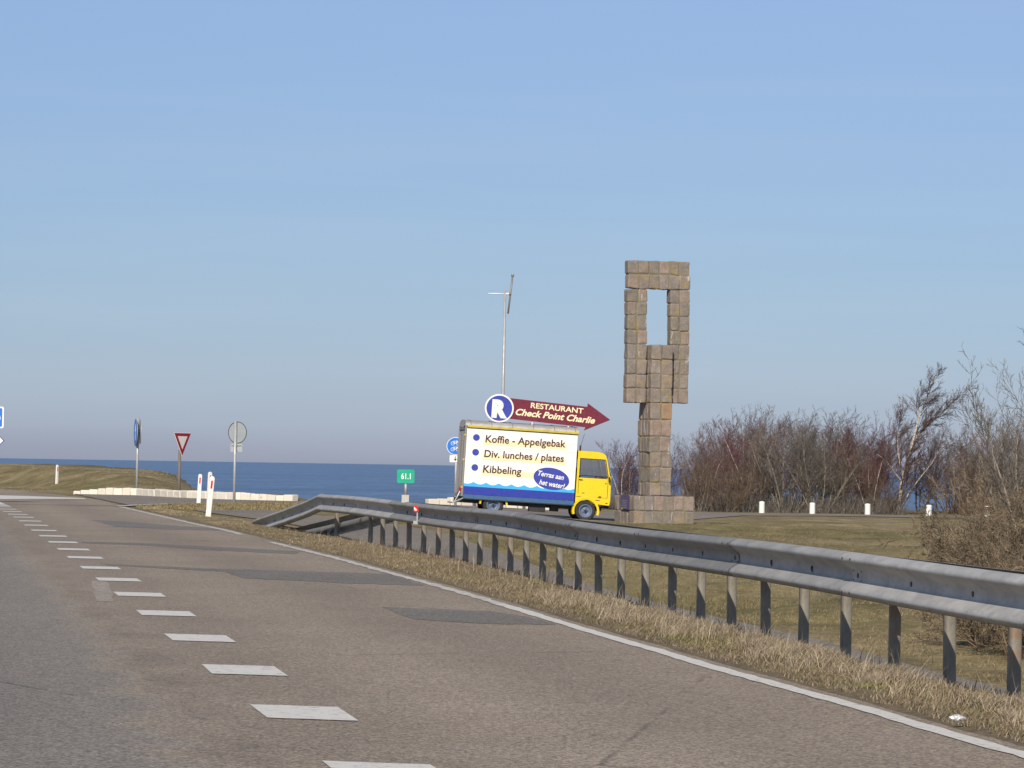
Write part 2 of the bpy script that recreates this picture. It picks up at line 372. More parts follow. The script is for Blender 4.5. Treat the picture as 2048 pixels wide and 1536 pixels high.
# ------------------------------------------------------------------ terrain
# guard rail post line (X as a function of Y)
RAIL = [(7.2, -6), (6.0, 2), (5.0, 8), (3.95, 14), (2.98, 20.2), (2.42, 24.2), (1.62, 30.4), (0.83, 36.2), (0.08, 42), (-0.98, 49.2), (-2.05, 55), (-3.14, 60.9), (-4.1, 65.8), (-5.1, 71), (-7.3, 82), (-12, 105), (-20, 140), (-40, 220)]
ry = np.array([p[1] for p in RAIL], float); rx = np.array([p[0] for p in RAIL], float)
def railX(y): return np.interp(y, ry, rx)
EDGE_PX = [(2300, 1592), (2160, 1546), (2048, 1508), (1997, 1496), (1884, 1463), (1723, 1415), (1561, 1371), (1400, 1326), (1310, 1299), (1193, 1266), (1105, 1239), (1002, 1208), (886, 1174), (785, 1147), (708, 1126), (657, 1112), (594, 1097), (541, 1084), (484, 1069), (450, 1060), (391, 1048), (312, 1030), (237, 1012.5)]
EDGE = [gp(x, y) for x, y in EDGE_PX]
ex = np.array([p.x for p in EDGE]); ey = np.array([p.y for p in EDGE])
ey = np.concatenate([[-30, 0], ey]); ex = np.concatenate([[9.0, 4.4], ex])
def edgeX(y): return np.interp(y, ey, ex)
def shoreY(x): return np.interp(x, [-200, -60, -30, -22, -18, -15.5, -13, -11, -9, -7, -5, -2, 3, 8, 40, 200], [260, 225, 202, 186, 172, 160, 147, 128, 122, 119.5, 124, 137, 144, 160, 168, 230])
def vnoise(x, y, s, seed=0):
    x = np.asarray(x, float)/s+seed*17.3; y = np.asarray(y, float)/s+seed*9.1
    xi = np.floor(x); yi = np.floor(y); fx = sm(x-xi); fy = sm(y-yi)
    def h(a, b):
        v = np.sin(a*127.1+b*311.7+seed*74.7)*43758.5453; return v-np.floor(v)
    return (h(xi, yi)*(1-fx)+h(xi+1, yi)*fx)*(1-fy)+(h(xi, yi+1)*(1-fx)+h(xi+1, yi+1)*fx)*fy-0.5
def G(x, y, detail=True):
    x = np.asarray(x, float); y = np.asarray(y, float)
    d = x-railX(y)
    zp = -0.6*(1-sm((y-44)/28.0))
    low = -0.33-0.15*sm((y-104)/7.0)
    B = np.clip(-0.314-0.045*x, np.where(y > 60, low, -0.33), 0.0)
    B = np.where(x < -7, 0, B)
    slope = zp*sm((d+0.12)/1.05)
    z = np.where(d < 3.0, slope, zp+(B-zp)*sm((d-3.0)/6.0))
    onroad = x < edgeX(y)
    far = y > 96
    z = np.where(onroad & ~far, 0, z)
    e = x-edgeX(y)
    verge = (e > 0) & (d < 0.1) & (y < 96)
    z = z+np.where(verge, 0.025*sm(e/0.35)*sm((0.1-d)/0.5), 0)
    if detail:
        amp = sm((d-3.2)/1.5)*sm((112-y)/8)
        z = z+amp*(vnoise(x, y, 2.3, 1)*0.10+vnoise(x, y, 0.8, 2)*0.09)
        z = z+np.where(verge, sm(e/0.3)*(vnoise(x, y, 0.35, 3)*0.035), 0)
    # grassy sea bank on the left
    yb = np.interp(x, [-60, -24.6, -18, -15, -13], [215, 163, 142, 134, 131])
    hm = np.interp(x, [-60, -26, -21.5, -18.5, -17.2, -16.2, -15.3, -14.6, -13.6], [1.0, 1.0, 0.88, 0.78, 0.72, 0.63, 0.45, 0.25, 0.0])
    z = z+hm*sm((y-yb)/12.0)*(1+detail*0.12*vnoise(x, y, 3.0, 5))
    sh = shoreY(x); back = np.where(x < -14.5, np.interp(x, [-60, -26, -14.5], [16, 16, 0]), 0)
    z = z-6.0*np.clip((y-(sh+back))/14.0, 0, 1)
    return z
def spaced(segs):
    out = []
    for a, b, st in segs: out += list(np.arange(a, b, st))
    return np.array(out+[segs[-1][1]])
def ground_mesh(xs, ys, name):
    X, Y = np.meshgrid(xs, ys); Z = G(X, Y)
    n, m = X.shape; v = np.stack([X, Y, Z], -1).reshape(-1, 3)
    i = np.arange((n-1)*(m-1)); r = i//(m-1); c = i % (m-1); a = r*m+c
    f = np.stack([a, a+1, a+m+1, a+m], 1)
    me = bpy.data.meshes.new(name); me.from_pydata(v.tolist(), [], f.tolist())
    at_ = me.attributes.new('soil', 'FLOAT', 'POINT')
    e = (X-edgeX(Y)); d = X-railX(Y)
    s = np.where((e > -0.3), 1-sm((e-0.12)/0.40), 1); s = np.where(Y > 96, 0, s)
    s = np.maximum(s, 0.8*np.exp(-((d-0.15)/0.45)**2)*(Y < 72))
    s = np.where(d > 1.2, 0, s)
    at_.data.foreach_set('value', s.reshape(-1).astype(np.float32))
    me.polygons.foreach_set('use_smooth', [True]*len(me.polygons)); me.materials.append(M['ground'])
    o = bpy.data.objects.new(name, me); tag(o, kind='structure'); return link(o)
xs = spaced([(-260, -60, 20), (-60, -32, 4), (-32, -12, 0.6), (-12, -6, 0.3), (-6, 7, 0.125), (7, 16, 0.35), (16, 40, 1.2), (40, 100, 6), (100, 300, 25)])
ys = spaced([(-60, 0, 10), (0, 12, 1.5), (12, 40, 0.16), (40, 76, 0.3), (76, 180, 0.7), (180, 300, 12)])
ground_mesh(xs, ys, 'ground')

# sea: one sheet to the horizon
mb = MB(); S = 60000
mb.add([(-S, 90, -3.4), (S, 90, -3.4), (S, S, -3.4), (-S, S, -3.4)], [(0, 1, 2, 3)])
tag(mb.build('sea', M['water']), kind='structure')

def strip(name, left, right, mat, off, nx=6, step=1.0, kind='structure', up=True):
    """surface between two polylines, lying on the ground"""
    mbs = MB(); rows = []
    for (l0, l1, r0, r1) in zip(left[:-1], left[1:], right[:-1], right[1:]):
        L = max((Vector(l1[:2])-Vector(l0[:2])).length, (Vector(r1[:2])-Vector(r0[:2])).length); k = max(1, int(L/step))
        for i in range(k):
            a = Vector(l0[:2]).lerp(Vector(l1[:2]), i/k); b = Vector(r0[:2]).lerp(Vector(r1[:2]), i/k); rows.append((a, b))
    rows.append((Vector(left[-1][:2]), Vector(right[-1][:2])))
    pts = []
    for a, b in rows:
        rr = []
        for j in range(nx+1):
            p = a.lerp(b, j/nx); rr.append((p.x, p.y, float(G(p.x, p.y, False))+off if off < 0.5 else 0))
        pts.append(rr)
    mbs.grid(pts); o = mbs.build(name, mat); tag(o, kind=kind); return o

# main road: flat sheet bounded on the right by the verge
def flat_strip(name, L, Rr, mat, z):
    m_ = MB(); m_.grid([[(a[0], a[1], z), (b[0], b[1], z)] for a, b in zip(L, Rr)]); o = m_.build(name, mat); return tag(o, kind='structure')
Yr = [-40, -10, 0, 8]+list(np.arange(12, 97.5, 0.5))
er = [(float(edgeX(y))+0.10+0.05*float(vnoise(0, y, 0.7, 9)), float(y)) for y in Yr]
lf = [(-9-0.19*(y+40) if y < 60 else -28-0.45*(y-60), y) for y in Yr]
flat_strip('road', lf, er, M['asphalt'], 0.012)
# far part of the junction
left = [(-44.5, 97), (-45.0, 108), (-45, 120), (-46, 126), (-50, 160)]
right = [(-10.9, 97), (-15, 111.5), (-19.0, 124), (-22, 138), (-40, 192)]
flat_strip('road', [(-44.65, 97.5), (-47, 108), (-50, 120), (-52, 130), (-54, 160)], [(-11.1, 97.5), (-13.5, 112.0), (-17.6, 129), (-20.6, 141), (-28, 159)], M['asphalt'], 0.012)
# side road from the junction to the right, past lorry and monument
near = [(-11.0, 98.6), (-9.9, 103.5), (-8.7, 107.2), (-6.6, 105.0), (-3, 106), (0, 108), (3.2, 110.2), (6.5, 121), (9, 133), (12.5, 136.2), (20, 136.8), (40, 140), (70, 150)]
farE = [(-16.5, 128.6), (-14.0, 127.2), (-11.3, 120.6), (-7.6, 117.0), (-4.5, 122), (-2, 131), (2, 137), (6, 141.8), (12.5, 142.4), (20, 143), (40, 147), (70, 157)]
strip('side_road', near, farE, M['path'], 0.02, nx=14, step=1.0)
pathF = [(6.6, 10), (5.6, 20), (4.5, 30), (4.13, 32.7), (3.54, 38.6), (2.5, 45.5), (0.94, 53.8), (-1.24, 67), (-3.4, 79), (-5.6, 89), (-6.6, 93.5)]
pathN = [(railX(10)+0.95, 10), (railX(20)+0.95, 20), (railX(30)+0.95, 30), (railX(32.7)+0.95, 32.7), (railX(38.6)+0.95, 38.6), (railX(45.5)+0.95, 45.5), (railX(53.8)+0.95, 53.8), (-3.6, 67), (-5.9, 79), (-7.9, 88), (-8.6, 92)]
strip('cycle_path', pathN, pathF, M['path'], 0.018, nx=12, step=0.3)

# painted markings
def poly(m_, pts, z): m_.add([(p[0], p[1], z) for p in pts], [tuple(range(len(pts)))])
ZM = 0.017
mk = MB()
dash_px = [(644, 1521), (500, 1408), (402, 1328), (328.5, 1267), (272, 1219.7), (226.6, 1183.4), (189.7, 1154.7), (158.8, 1131.9), (132.8, 1111.9), (113, 1096), (94.4, 1082), (77, 1070), (61, 1059), (48, 1049), (37, 1040.6), (25, 1033), (14.7, 1027.5), (4.7, 1022)]
dps = [gp(*p, ZM) for p in dash_px]
p0 = dps[0]; pl = dps[-1]
dps += [pl+(pl-dps[-3])/2*k for k in (1, 2, 3)]
dps = [p0+(p0-dps[2])/2*k for k in (3, 2, 1)]+dps
for i, p in enumerate(dps):
    q = dps[min(i+1, len(dps)-1)]; o_ = dps[max(i-1, 0)]; t = (q-o_).normalized()
    wd = Vector((0.478, -0.11, 0)); L = 0.97
    N = 7
    a = [p+wd*(k/N) for k in range(N+1)]; b = [p+wd*(k/N)-t*L for k in range(N+1)]
    jit = lambda v: v+Vector((random.uniform(-1, 1)*0.004, random.uniform(-1, 1)*0.01, 0))
    poly(mk, [jit(v) for v in a]+[jit(v) for v in b[::-1]], ZM)
tag(mk.build('lane_marking', M['line']), kind='structure')
def line(name, pts, wd, mat, z=ZM, jag=0.012):
    m_ = MB(); out = []
    P2 = []
    for a, b in zip(pts[:-1], pts[1:]):
        k = max(1, int((b-a).length/0.25)); P2 += [a.lerp(b, i/k) for i in range(k)]
    P2.append(pts[-1]); rows = []
    for i, p in enumerate(P2):
        t = (P2[min(i+1, len(P2)-1)]-P2[max(i-1, 0)]).normalized(); n = Vector((t.y, -t.x, 0))
        rows.append([(p-n*(wd/2+random.uniform(-1, 1)*jag))[:2]+(z,), (p+n*(wd/2+random.uniform(-1, 1)*jag))[:2]+(z,)])
    m_.grid(rows); return tag(m_.build(name, mat), kind='structure')
def smooth_pts(px):
    return [gp(x, y, ZM) for x, y in px]
E2 = smooth_pts(EDGE_PX)
ext = [Vector((4.4, 0, ZM))]+E2[:1]
i_w = 8
line('edge_line', [Vector((4.4, 0, ZM)), Vector((3.75, 8, ZM))]+E2[:12], 0.125, M['line'])
line('edge_line', E2[11:18], 0.125, M['line_worn'], ZM+0.0005, 0.02)
line('edge_line', E2[18:], 0.13, M['line_worn'], ZM+0.0005, 0.02)
line('edge_line', [gp(237, 1012.3, ZM+.008), gp(285, 1009.6, ZM+.008), gp(340, 1007.6, ZM+.008)], 0.35, M['line_worn'], 0.032)
m_ = MB(); poly(m_, [gp(*p, ZM) for p in [(-200, 981), (-60, 987.5), (0, 990.5), (60, 992.2), (171, 996.2), (171, 997.8), (60, 997.6), (0, 998.2), (-60, 997.5), (-200, 993)]], ZM)
tag(m_.build('junction_line', M['line']), kind='structure')
m_ = MB(); poly(m_, [gp(*p, ZM) for p in [(-60, 994.5), (0, 1004), (21, 1012.2), (0, 1011.8), (-60, 1010)]], ZM)
tag(m_.build('junction_marking', M['line']), kind='structure')
# repairs in the surface
PATCH = [[(181, 1039), (219, 1041), (312, 1048), (406, 1055), (452, 1061), (344, 1059), (231, 1053)],
         [(162, 1083), (300, 1086.5), (440, 1094), (600, 1103), (590, 1108), (440, 1101), (300, 1091), (170, 1086.5)],
         [(206, 1127), (440, 1138), (485, 1139), (620, 1143), (772, 1147.5), (852, 1171), (708, 1167), (600, 1161), (487, 1156), (450, 1143), (215, 1130.5)],
         [(765, 1214), (800, 1215), (980, 1222), (1050, 1232), (1112, 1249), (1000, 1248.5), (820, 1238)]]
def rough_poly(px, z, n=7, j=0.02):
    w_ = [gp(*p, z) for p in px]; out = []
    for a, b in zip(w_, w_[1:]+w_[:1]):
        for k in range(n): out.append(a.lerp(b, k/n)+Vector((random.uniform(-j, j), random.uniform(-j, j)*3, 0)))
    return out
for pp in PATCH:
    m_ = MB(); poly(m_, rough_poly(pp, 0.0145), 0.0145); tag(m_.build('road_patch', M['patch']), kind='structure')
m_ = MB(); poly(m_, rough_poly([(183, 1161), (219, 1164), (228, 1203), (194, 1203)], 0.0145), 0.0145); tag(m_.build('road_patch', M['patch_pale']), kind='structure')

# ------------------------------------------------------------------ grass blades
def blades(name, pts, h, wd, lean, mat, zoff=-0.01):
    """pts Nx2, one bent blade (two quads, the upper one narrow) each"""
    n = len(pts); x, y = pts[:, 0], pts[:, 1]; z = G(x, y)+zoff
    hh = h*(0.55+0.9*rng.random(n)); ww = wd*(0.6+0.8*rng.random(n)); a = rng.random(n)*math.pi*2; ln = lean*hh*(0.2+rng.random(n)); b = rng.normal(0.3, 1.6, n)
    cx, sx_ = np.cos(a)*ww/2, np.sin(a)*ww/2; lx, ly = np.cos(b)*ln, np.sin(b)*ln
    V = np.empty((n, 6, 3))
    V[:, 0] = np.stack([x-cx, y-sx_, z], 1); V[:, 1] = np.stack([x+cx, y+sx_, z], 1)
    V[:, 2] = np.stack([x+cx*.8+lx*.35, y+sx_*.8+ly*.35, z+hh*.6], 1); V[:, 3] = np.stack([x-cx*.8+lx*.35, y-sx_*.8+ly*.35, z+hh*.6], 1)
    V[:, 4] = np.stack([x+cx*.2+lx, y+sx_*.2+ly, z+hh], 1); V[:, 5] = np.stack([x-cx*.2+lx, y-sx_*.2+ly, z+hh], 1)
    i = np.arange(n)*6
    Fq = np.stack([np.stack([i, i+1, i+2, i+3], 1), np.stack([i+3, i+2, i+4, i+5], 1)], 1).reshape(-1, 4)
    me = bpy.data.meshes.new(name); me.vertices.add(n*6); me.vertices.foreach_set('co', V.reshape(-1))
    me.loops.add(len(Fq)*4); me.loops.foreach_set('vertex_index', Fq.reshape(-1).astype(np.int32))
    me.polygons.add(len(Fq)); me.polygons.foreach_set('loop_start', np.arange(len(Fq), dtype=np.int32)*4)
    me.update(calc_edges=True); me.materials.append(mat)
    o = bpy.data.objects.new(name, me); return link(o)
def scatter(n, ya, yb, fa, fb, clump=0.0, cs=0.4, seed=11, power=1.0):
    y = ya+(yb-ya)*rng.random(n)**power; u = rng.random(n); a = fa(y); b = fb(y); x = a+(b-a)*u
    if clump:
        k = vnoise(x, y, cs, seed)+0.5+0.4*vnoise(x, y, cs*0.35, seed+1); keep = rng.random(n) < np.clip((k-clump)*3.2, 0.03, 1); x, y = x[keep], y[keep]
    return np.stack([x, y], 1)
lo = lambda y: edgeX(y)+0.20; hi = lambda y: railX(y)+0.5
tag(blades('verge_grass', scatter(110000, 13, 34, lambda y: edgeX(y)+0.42+0.10*np.sin(y*2.1), lambda y: railX(y)-0.22, 0.42, 0.42, 11, 1.3), 0.066, 0.0045, 1.0, M['straw_pale']),
    'dry straw coloured verge grass along the foot of the guard rail', 'grass', kind='stuff')
tag(blades('verge_grass', scatter(60000, 34, 96, lambda y: edgeX(y)+0.25, lambda y: np.where(y < 76, railX(y)+0.6, np.minimum(railX(y)+3.0, -7.9-(y-86)*0.22)), 0.52, 0.8, 13, 1.2), 0.034, 0.006, 1.1, M['straw']),
    'dry grass on the far verge between edge line and ramped rail end', 'grass', kind='stuff')
tag(blades('verge_litter', scatter(150000, 13, 70, lambda y: edgeX(y)+0.16, lambda y: railX(y)+0.7, 0.10, 0.5, 21, 1.2), 0.032, 0.0055, 1.3, M['dark_blades']),
    'short dead brown grass and litter on the verge soil', 'grass', kind='stuff')
tag(blades('rail_weeds', scatter(16000, 14, 62, lambda y: railX(y)-0.05, lambda y: railX(y)+0.55, 0.42, 0.35, 31, 1.2), 0.07, 0.006, 0.9, M['weed']),
    'dark dead weeds tangled round the feet of the rail posts', 'weeds', kind='stuff')
tag(blades('bank_grass', scatter(90000, 24, 66, lambda y: railX(y)+3.05, lambda y: railX(y)+9.5, 0.34, 0.9, 41, 1.0), 0.04, 0.006, 1.4, M['green_blades']),
    'matted greenish brown grass on the bank beyond the cycle path', 'grass', kind='stuff')
tag(blades('bank_grass', scatter(70000, 50, 104, lambda y: railX(y)+5, lambda y: 0*y+17, 0.30, 1.2, 43, 1.0), 0.03, 0.009, 1.6, M['green_blades']),
    'flattened straw grass on the field in front of the block monument', 'grass', kind='stuff')
tag(blades('bank_grass', scatter(22000, 131, 190, lambda y: -36+0*y, lambda y: -13+0*y, 0.25, 3, 51, 1.0), 0.04, 0.014, 1.5, M['straw']),
    'winter grass on the low sea bank at the left', 'grass', kind='stuff')

tag(blades('wedge_grass', scatter(14000, 92.5, 107.5, lambda y: np.interp(y, [92, 98.6, 103.5, 107.2], [-9.9, -10.9, -9.8, -8.7]), lambda y: np.interp(y, [92, 94, 105], [-8.2, -5.5, -5.0]), 0.2, 1.0, 61, 1.0), 0.06, 0.02, 0.9, M['green_blades']),
    'greenish grass wedge between the cycle path and the side road', 'grass', kind='stuff')
tag(blades('tall_stalks', scatter(2600, 13, 60, lambda y: edgeX(y)+0.5, lambda y: railX(y)+0.3, 0.35, 0.5, 71, 1.4), 0.17, 0.004, 0.55, M['straw_pale']),
    'sparse tall dry stalks standing out of the verge grass', 'grass', kind='stuff')
tag(blades('green_moss', scatter(30000, 15, 48, lambda y: edgeX(y)+0.3, lambda y: railX(y)-0.1, 0.62, 0.9, 81, 1.3), 0.03, 0.006, 0.9, M['moss']),
    'olive green patches of short grass between the straw tufts of the verge', 'grass', kind='stuff')
# pebbles and small litter in the verge
def pebbles(name, cx, cy, rx_, ry_, n, size, label):
    m_ = MB()
    for i in range(n):
        a = random.random()*6.283; r = math.sqrt(random.random()); x = cx+rx_*r*math.cos(a); y = cy+ry_*r*math.sin(a)
        s_ = size*random.uniform(0.4, 1.2); z = float(G(x, y))+s_*0.3
        M3 = Euler((random.random()*3, random.random()*3, random.random()*3)).to_matrix()
        vs_ = [Vector(v)*s_*random.uniform(0.7, 1.2) for v in ((1, 0, 0), (-1, 0, 0), (0, .8, 0), (0, -.8, 0), (0, 0, .6), (0, 0, -.6))]
        m_.add([Vector((x, y, z))+M3 @ v for v in vs_], [(0, 2, 4), (2, 1, 4), (1, 3, 4), (3, 0, 4), (2, 0, 5), (1, 2, 5), (3, 1, 5), (0, 3, 5)])
    return tag(m_.build(name, M['pebble']), label, 'gravel', kind='stuff')
p = gp(1215, 1212); pebbles('gravel', p.x, p.y, 0.28, 1.1, 260, 0.016, 'pale shell gravel spilt on the verge before the rail posts')
pebbles('gravel', (edgeX(58)+railX(58))/2, 58, 0.6, 5, 50, 0.02, 'scattered white pebbles on the verge below the ramped rail end')
m_ = MB(); p = gp(1915, 1440, 0.05)
bmx = bmesh.new(); bmesh.ops.create_icosphere(bmx, subdivisions=3, radius=1)
vs_ = []; 
for v in bmx.verts:
    n_ = 0.7+0.5*float(vnoise(v.co.x*3+5, v.co.y*3+v.co.z*4, 1.0, 3)); vs_.append(Vector((v.co.x*0.055*n_, v.co.y*0.03*n_, v.co.z*0.024*n_+0.01))+p)
m_.add(vs_, [[v.index for v in f.verts] for f in bmx.faces]); bmx.free()
tag(m_.build('crumpled_wrapper', M['foil']), 'crumpled silvery wrapper lying in the straw grass near the edge line', 'litter')

# ------------------------------------------------------------------ guard rail
def pathpt(s_list):
    pass
Yd = np.linspace(6, 71, 2600); Xd = railX(Yd)
k_ = np.ones(121)/121; Xs = Xd.copy(); Xs[60:-60] = np.convolve(Xd, k_, 'valid'); Xd = Xs
sd = np.concatenate([[0], np.cumsum(np.hypot(np.diff(Xd), np.diff(Yd)))])
def rp(s):    # point and direction on the rail line
    x = np.interp(s, sd, Xd); y = np.interp(s, sd, Yd); x2 = np.interp(s+0.6, sd, Xd); y2 = np.interp(s+0.6, sd, Yd)
    x1 = np.interp(s-0.6, sd, Xd); y1 = np.interp(s-0.6, sd, Yd); t = Vector((x2-x1, y2-y1, 0)).normalized()
    return Vector((x, y, 0)), t
sA = float(np.interp(20.3, Yd, sd)); sB = float(np.interp(60.9, Yd, sd)); sE = float(np.interp(71, Yd, sd))
step = (sB-sA)/29
PROF = [(.155, .004), (.151, .032), (.140, .062), (.122, .084), (.104, .088), (.084, .074), (.060, .040), (.040, .012), (.024, .002), (-.024, .002), (-.040, .012), (-.060, .040), (-.084, .074), (-.104, .088), (-.122, .084), (-.140, .060), (-.153, .026), (-.156, .006)]
def beam(s0, s1, zc, off, sgn, name, mat, parent, proud=0.0):
    m_ = MB(); n = max(2, int((s1-s0)/0.33)); rows = []
    loop = [(a, b) for a, b in PROF]+[(a*0.985, b-0.006) for a, b in PROF[::-1]]
    for i in range(n+1):
        s = s0+(s1-s0)*i/n; p, t = rp(s); nn = Vector((-t.y, t.x, 0))*sgn   # towards the road
        z = zc(s); rows.append([tuple(p+nn*(off+b+proud)+Vector((0, 0, z+a))) for a, b in loop]+[tuple(p+nn*(off+loop[0][1]+proud)+Vector((0, 0, z+loop[0][0])))])
    m_.grid(rows, flip=(sgn > 0)); return m_.build(name, mat, parent, smooth=True)
p, t = rp(sA+12)
gr = empty('guard_rail', (0, 0, 0))
tag(gr, 'long grey steel guard rail on posts, sloping into the ground at its far end', 'guard rail')
def zf(s): return 0.618+0.012*math.sin(s*0.4)-(0.66*((s-sB)/(sE-sB)) if s > sB else 0)+(0.02*(1-abs(s-sB)/2.0) if abs(s-sB) < 2 and s > sB else 0)
def zr(s):
    k = (s-(sB-7))/(sE-sB+3); return 0.592-(0.70*min(1, max(0, k))**1.0 if k > 0 else 0)
# splices (beam joints) every third post
i0 = (29-8) % 3                                             # joint falls on the right post
joints = [sA+step*(i-0.0) for i in range(-9, 39, 3)]
joints = [j+step*2 for j in joints]
joints = [j for j in joints if j > 0.3]
BEAMS = []
def sec_of(j): return [b for a, b in BEAMS if a <= j+0.01][-1]
ends = [0.3]+[j for j in joints if j < sE-0.5]+[sE]
for k, (a, b) in enumerate(zip(ends[:-1], ends[1:])):
    ymid = float(np.interp((a+b)/2, sd, Yd))
    mat = M['galv'] if (ymid < 26.3 or ymid > 53) else M['galv_dark']
    bo = beam(a-0.16, b+0.16, zf, 0.20, 1, 'rail_beam', mat, gr, 0.006*(k % 2)); BEAMS.append((a, bo))
ends2 = [0.3+step*0.4]+list(np.arange(4.5, sE-1, 4.02))+[sE-0.4]
for k, (a, b) in enumerate(zip(ends2[:-1], ends2[1:])):
    beam(a-0.12, b+0.12, zr, 0.13, -1, 'rear_rail_beam', M['galv_dark'], gr, 0.0035*(k % 2))
# posts: sigma like rounded section
def post_mesh():
    m_ = MB(); sec = [(-.040, -.012), (-.036, -.026), (-.022, -.034), (.022, -.034), (.036, -.026), (.040, -.012), (.040, .022), (.028, .034), (.012, .034), (.012, .026), (.026, .024), (.030, .012), (.030, -.016), (.018, -.026), (-.018, -.026), (-.030, -.016), (-.030, .012), (-.026, .024), (-.012, .026), (-.012, .034), (-.028, .034), (-.040, .022)]
    m_.grid([[(x, y, z) for x, y in sec+sec[:1]] for z in (-0.35, 0.2, 0.5, 0.73)][::-1])
    n = len(sec); return m_
pm = None
for i in range(-8, 30):
    s = sA+step*i
    p, t = rp(s)
    if i in (28, 27): continue
    if pm is None:
        po = post_mesh().build('post', M['post'], gr, smooth=True); pm = po.data
    else:
        po = link(bpy.data.objects.new('post', pm), gr)
    po.location = p+Vector((t.y, -t.x, 0))*0.05; po.rotation_euler = (random.uniform(-.015, .015), random.uniform(-.02, .02), math.atan2(t.y, t.x)-math.pi/2)
    po.scale = (0.95, 1.1, 0.985)
# spacers, bolts
sp_me = None; bolt_me = None
i_list = list(range(-8, 38))
for i in i_list:
    s = sA+step*i; 
    if s > sE-0.8: continue
    p, t = rp(s); nn = Vector((-t.y, t.x, 0)); ang = math.atan2(t.y, t.x)
    if bolt_me is None:
        m_ = MB(); m_.tube([(0, 0.0, 0), (0, 0.012, 0)], 0.017, 8); m_.box((0, 0.002, -.004), (0.032, 0.004, 0.05)); o = m_.build('bolt', M['bolt'], gr); bolt_me = o.data
    else: o = link(bpy.data.objects.new('bolt', bolt_me), gr)
    o.location = p+nn*0.202+Vector((0, 0, zf(s))); o.rotation_euler = (0, 0, ang)
    if i < 28:
        if sp_me is None:
            m_ = MB(); m_.box((0, 0.075, 0.0), (0.07, 0.17, 0.11)); m_.box((0, -0.09, 0.0), (0.07, 0.08, 0.11)); o = m_.build('spacer', M['galv_dark'], gr, bevel=0.006); sp_me = o.data
        else: o = link(bpy.data.objects.new('spacer', sp_me), gr)
        o.location = p+Vector((0, 0, zf(s))); o.rotation_euler = (0, 0, ang)
# hidden blocks added behind the beam to shade the tops of joint posts
for j in joints:
    if j > sB-1: continue
    p, t = rp(j); nn = Vector((-t.y, t.x, 0)); m_ = MB()
    c0 = p-t*0.20+nn*0.09+Vector((0, 0, zf(j)-0.09)); Mx = Matrix.Rotation(math.atan2(t.y, t.x), 3, 'Z'); m_.box(c0, (0.42, 0.13, 0.13), Mx); m_.build('shade_block', M['galv_dark'], gr, bevel=0.01)
# splice bolts beside the joints
for j in joints:
    if j > sA+24: continue
    for ds in (-0.11, 0.11):
        for zz, bb in ((0.112, 0.090), (0.036, 0.008), (-0.036, 0.008), (-0.112, 0.090)):
            p, t = rp(j+ds); nn = Vector((-t.y, t.x, 0)); q = p+nn*(0.20+bb)+Vector((0, 0, zf(j+ds)+zz)); up = Vector((0, 0, 1 if zz > 0 else -1))*0.4
            if abs(zz) < 0.1: up = up*0
            d_ = (nn+up).normalized(); m_ = MB(); m_.tube([q, q+d_*0.008], 0.010, 6); m_.build('splice_bolt', M['bolt'], sec_of(j))

# kilometre marker clamped on the rail
def rail_s_at(px, z, off=0.22):
    best = None
    for s in np.arange(5, sE, 0.05):
        p, t = rp(s); nn = Vector((-t.y, t.x, 0)); q = p+nn*off+Vector((0, 0, z)); v = MR.transposed() @ (q-Vector((0, 0, CAMH)))
        x = 1024-F*v.x/v.z
        if best is None or abs(x-px) < best[0]: best = (abs(x-px), s)
    return best[1]
def proj(q):
    v = MR.transposed() @ (Vector(q)-Vector((0, 0, CAMH))); return (1024-F*v.x/v.z, 768+F*v.y/v.z)

# ------------------------------------------------------------------ lettering
def text_geo(body, wd, h=None, shear=0.0, bold=0.0, extr=0.004, cap='H', spacing=1.0):
    """flat lettering as verts, faces in x/y, left at 0, baseline at 0; scaled to width wd and cap height h"""
    cu = bpy.data.curves.new('t', 'FONT'); cu.body = body; cu.size = 1; cu.shear = shear; cu.offset = bold; cu.resolution_u = 4; cu.space_character = spacing
    ob = bpy.data.objects.new('t', cu); C.objects.link(ob); dg = bpy.context.evaluated_depsgraph_get(); dg.update()
    me = bpy.data.meshes.new_from_object(ob.evaluated_get(dg))
    vs_ = [v.co.copy() for v in me.vertices]; fs = [tuple(p.vertices) for p in me.polygons]
    bpy.data.objects.remove(ob); bpy.data.curves.remove(cu); bpy.data.meshes.remove(me)
    x0 = min(v.x for v in vs_); x1 = max(v.x for v in vs_)
    capH = 0.729*1.0
    kx = wd/(x1-x0); ky = (h/capH) if h else kx
    return [Vector(((v.x-x0)*kx, v.y*ky, 0)) for v in vs_], fs
def put_text(m_, body, wd, h, org, ux, uy, off, **k):
    v, f = text_geo(body, wd, h, **k); n = ux.cross(uy)
    m_.add([org+ux*a.x+uy*a.y+n*off for a in v], f)

# 61.1 marker
s61 = rail_s_at(811, 0.76); p, t = rp(s61); nn = Vector((-t.y, t.x, 0)); q = p+nn*0.22
km = empty('distance_marker', (q.x, q.y, 0.0)); km.rotation_euler = (0, 0, R(-2))
tag(km, 'small green 61.1 distance plate on a stub clamped to the rail top', 'distance marker')
zt = zf(s61)+0.155
m_ = MB(); m_.box((0.0, 0, zt+0.045), (0.115, 0.09, 0.12)); m_.build('clamp_block', M['concrete'], km, bevel=0.008)
m_ = MB(); m_.tube([(0, 0, zt+0.10), (0, 0, zt+0.30)], 0.021, 10); m_.build('stub_post', M['pole'], km, smooth=True)
def rrect(w_, h_, r, cx=0, cz=0, n=5):
    out = []
    for sx_, sz, a0 in ((1, -1, -90), (1, 1, 0), (-1, 1, 90), (-1, -1, 180)):
        for k in range(n+1):
            a = R(a0+90*k/n); out.append((cx+sx_*(w_/2-r)+r*math.cos(a), cz+sz*(h_/2-r)+r*math.sin(a)))
    return out
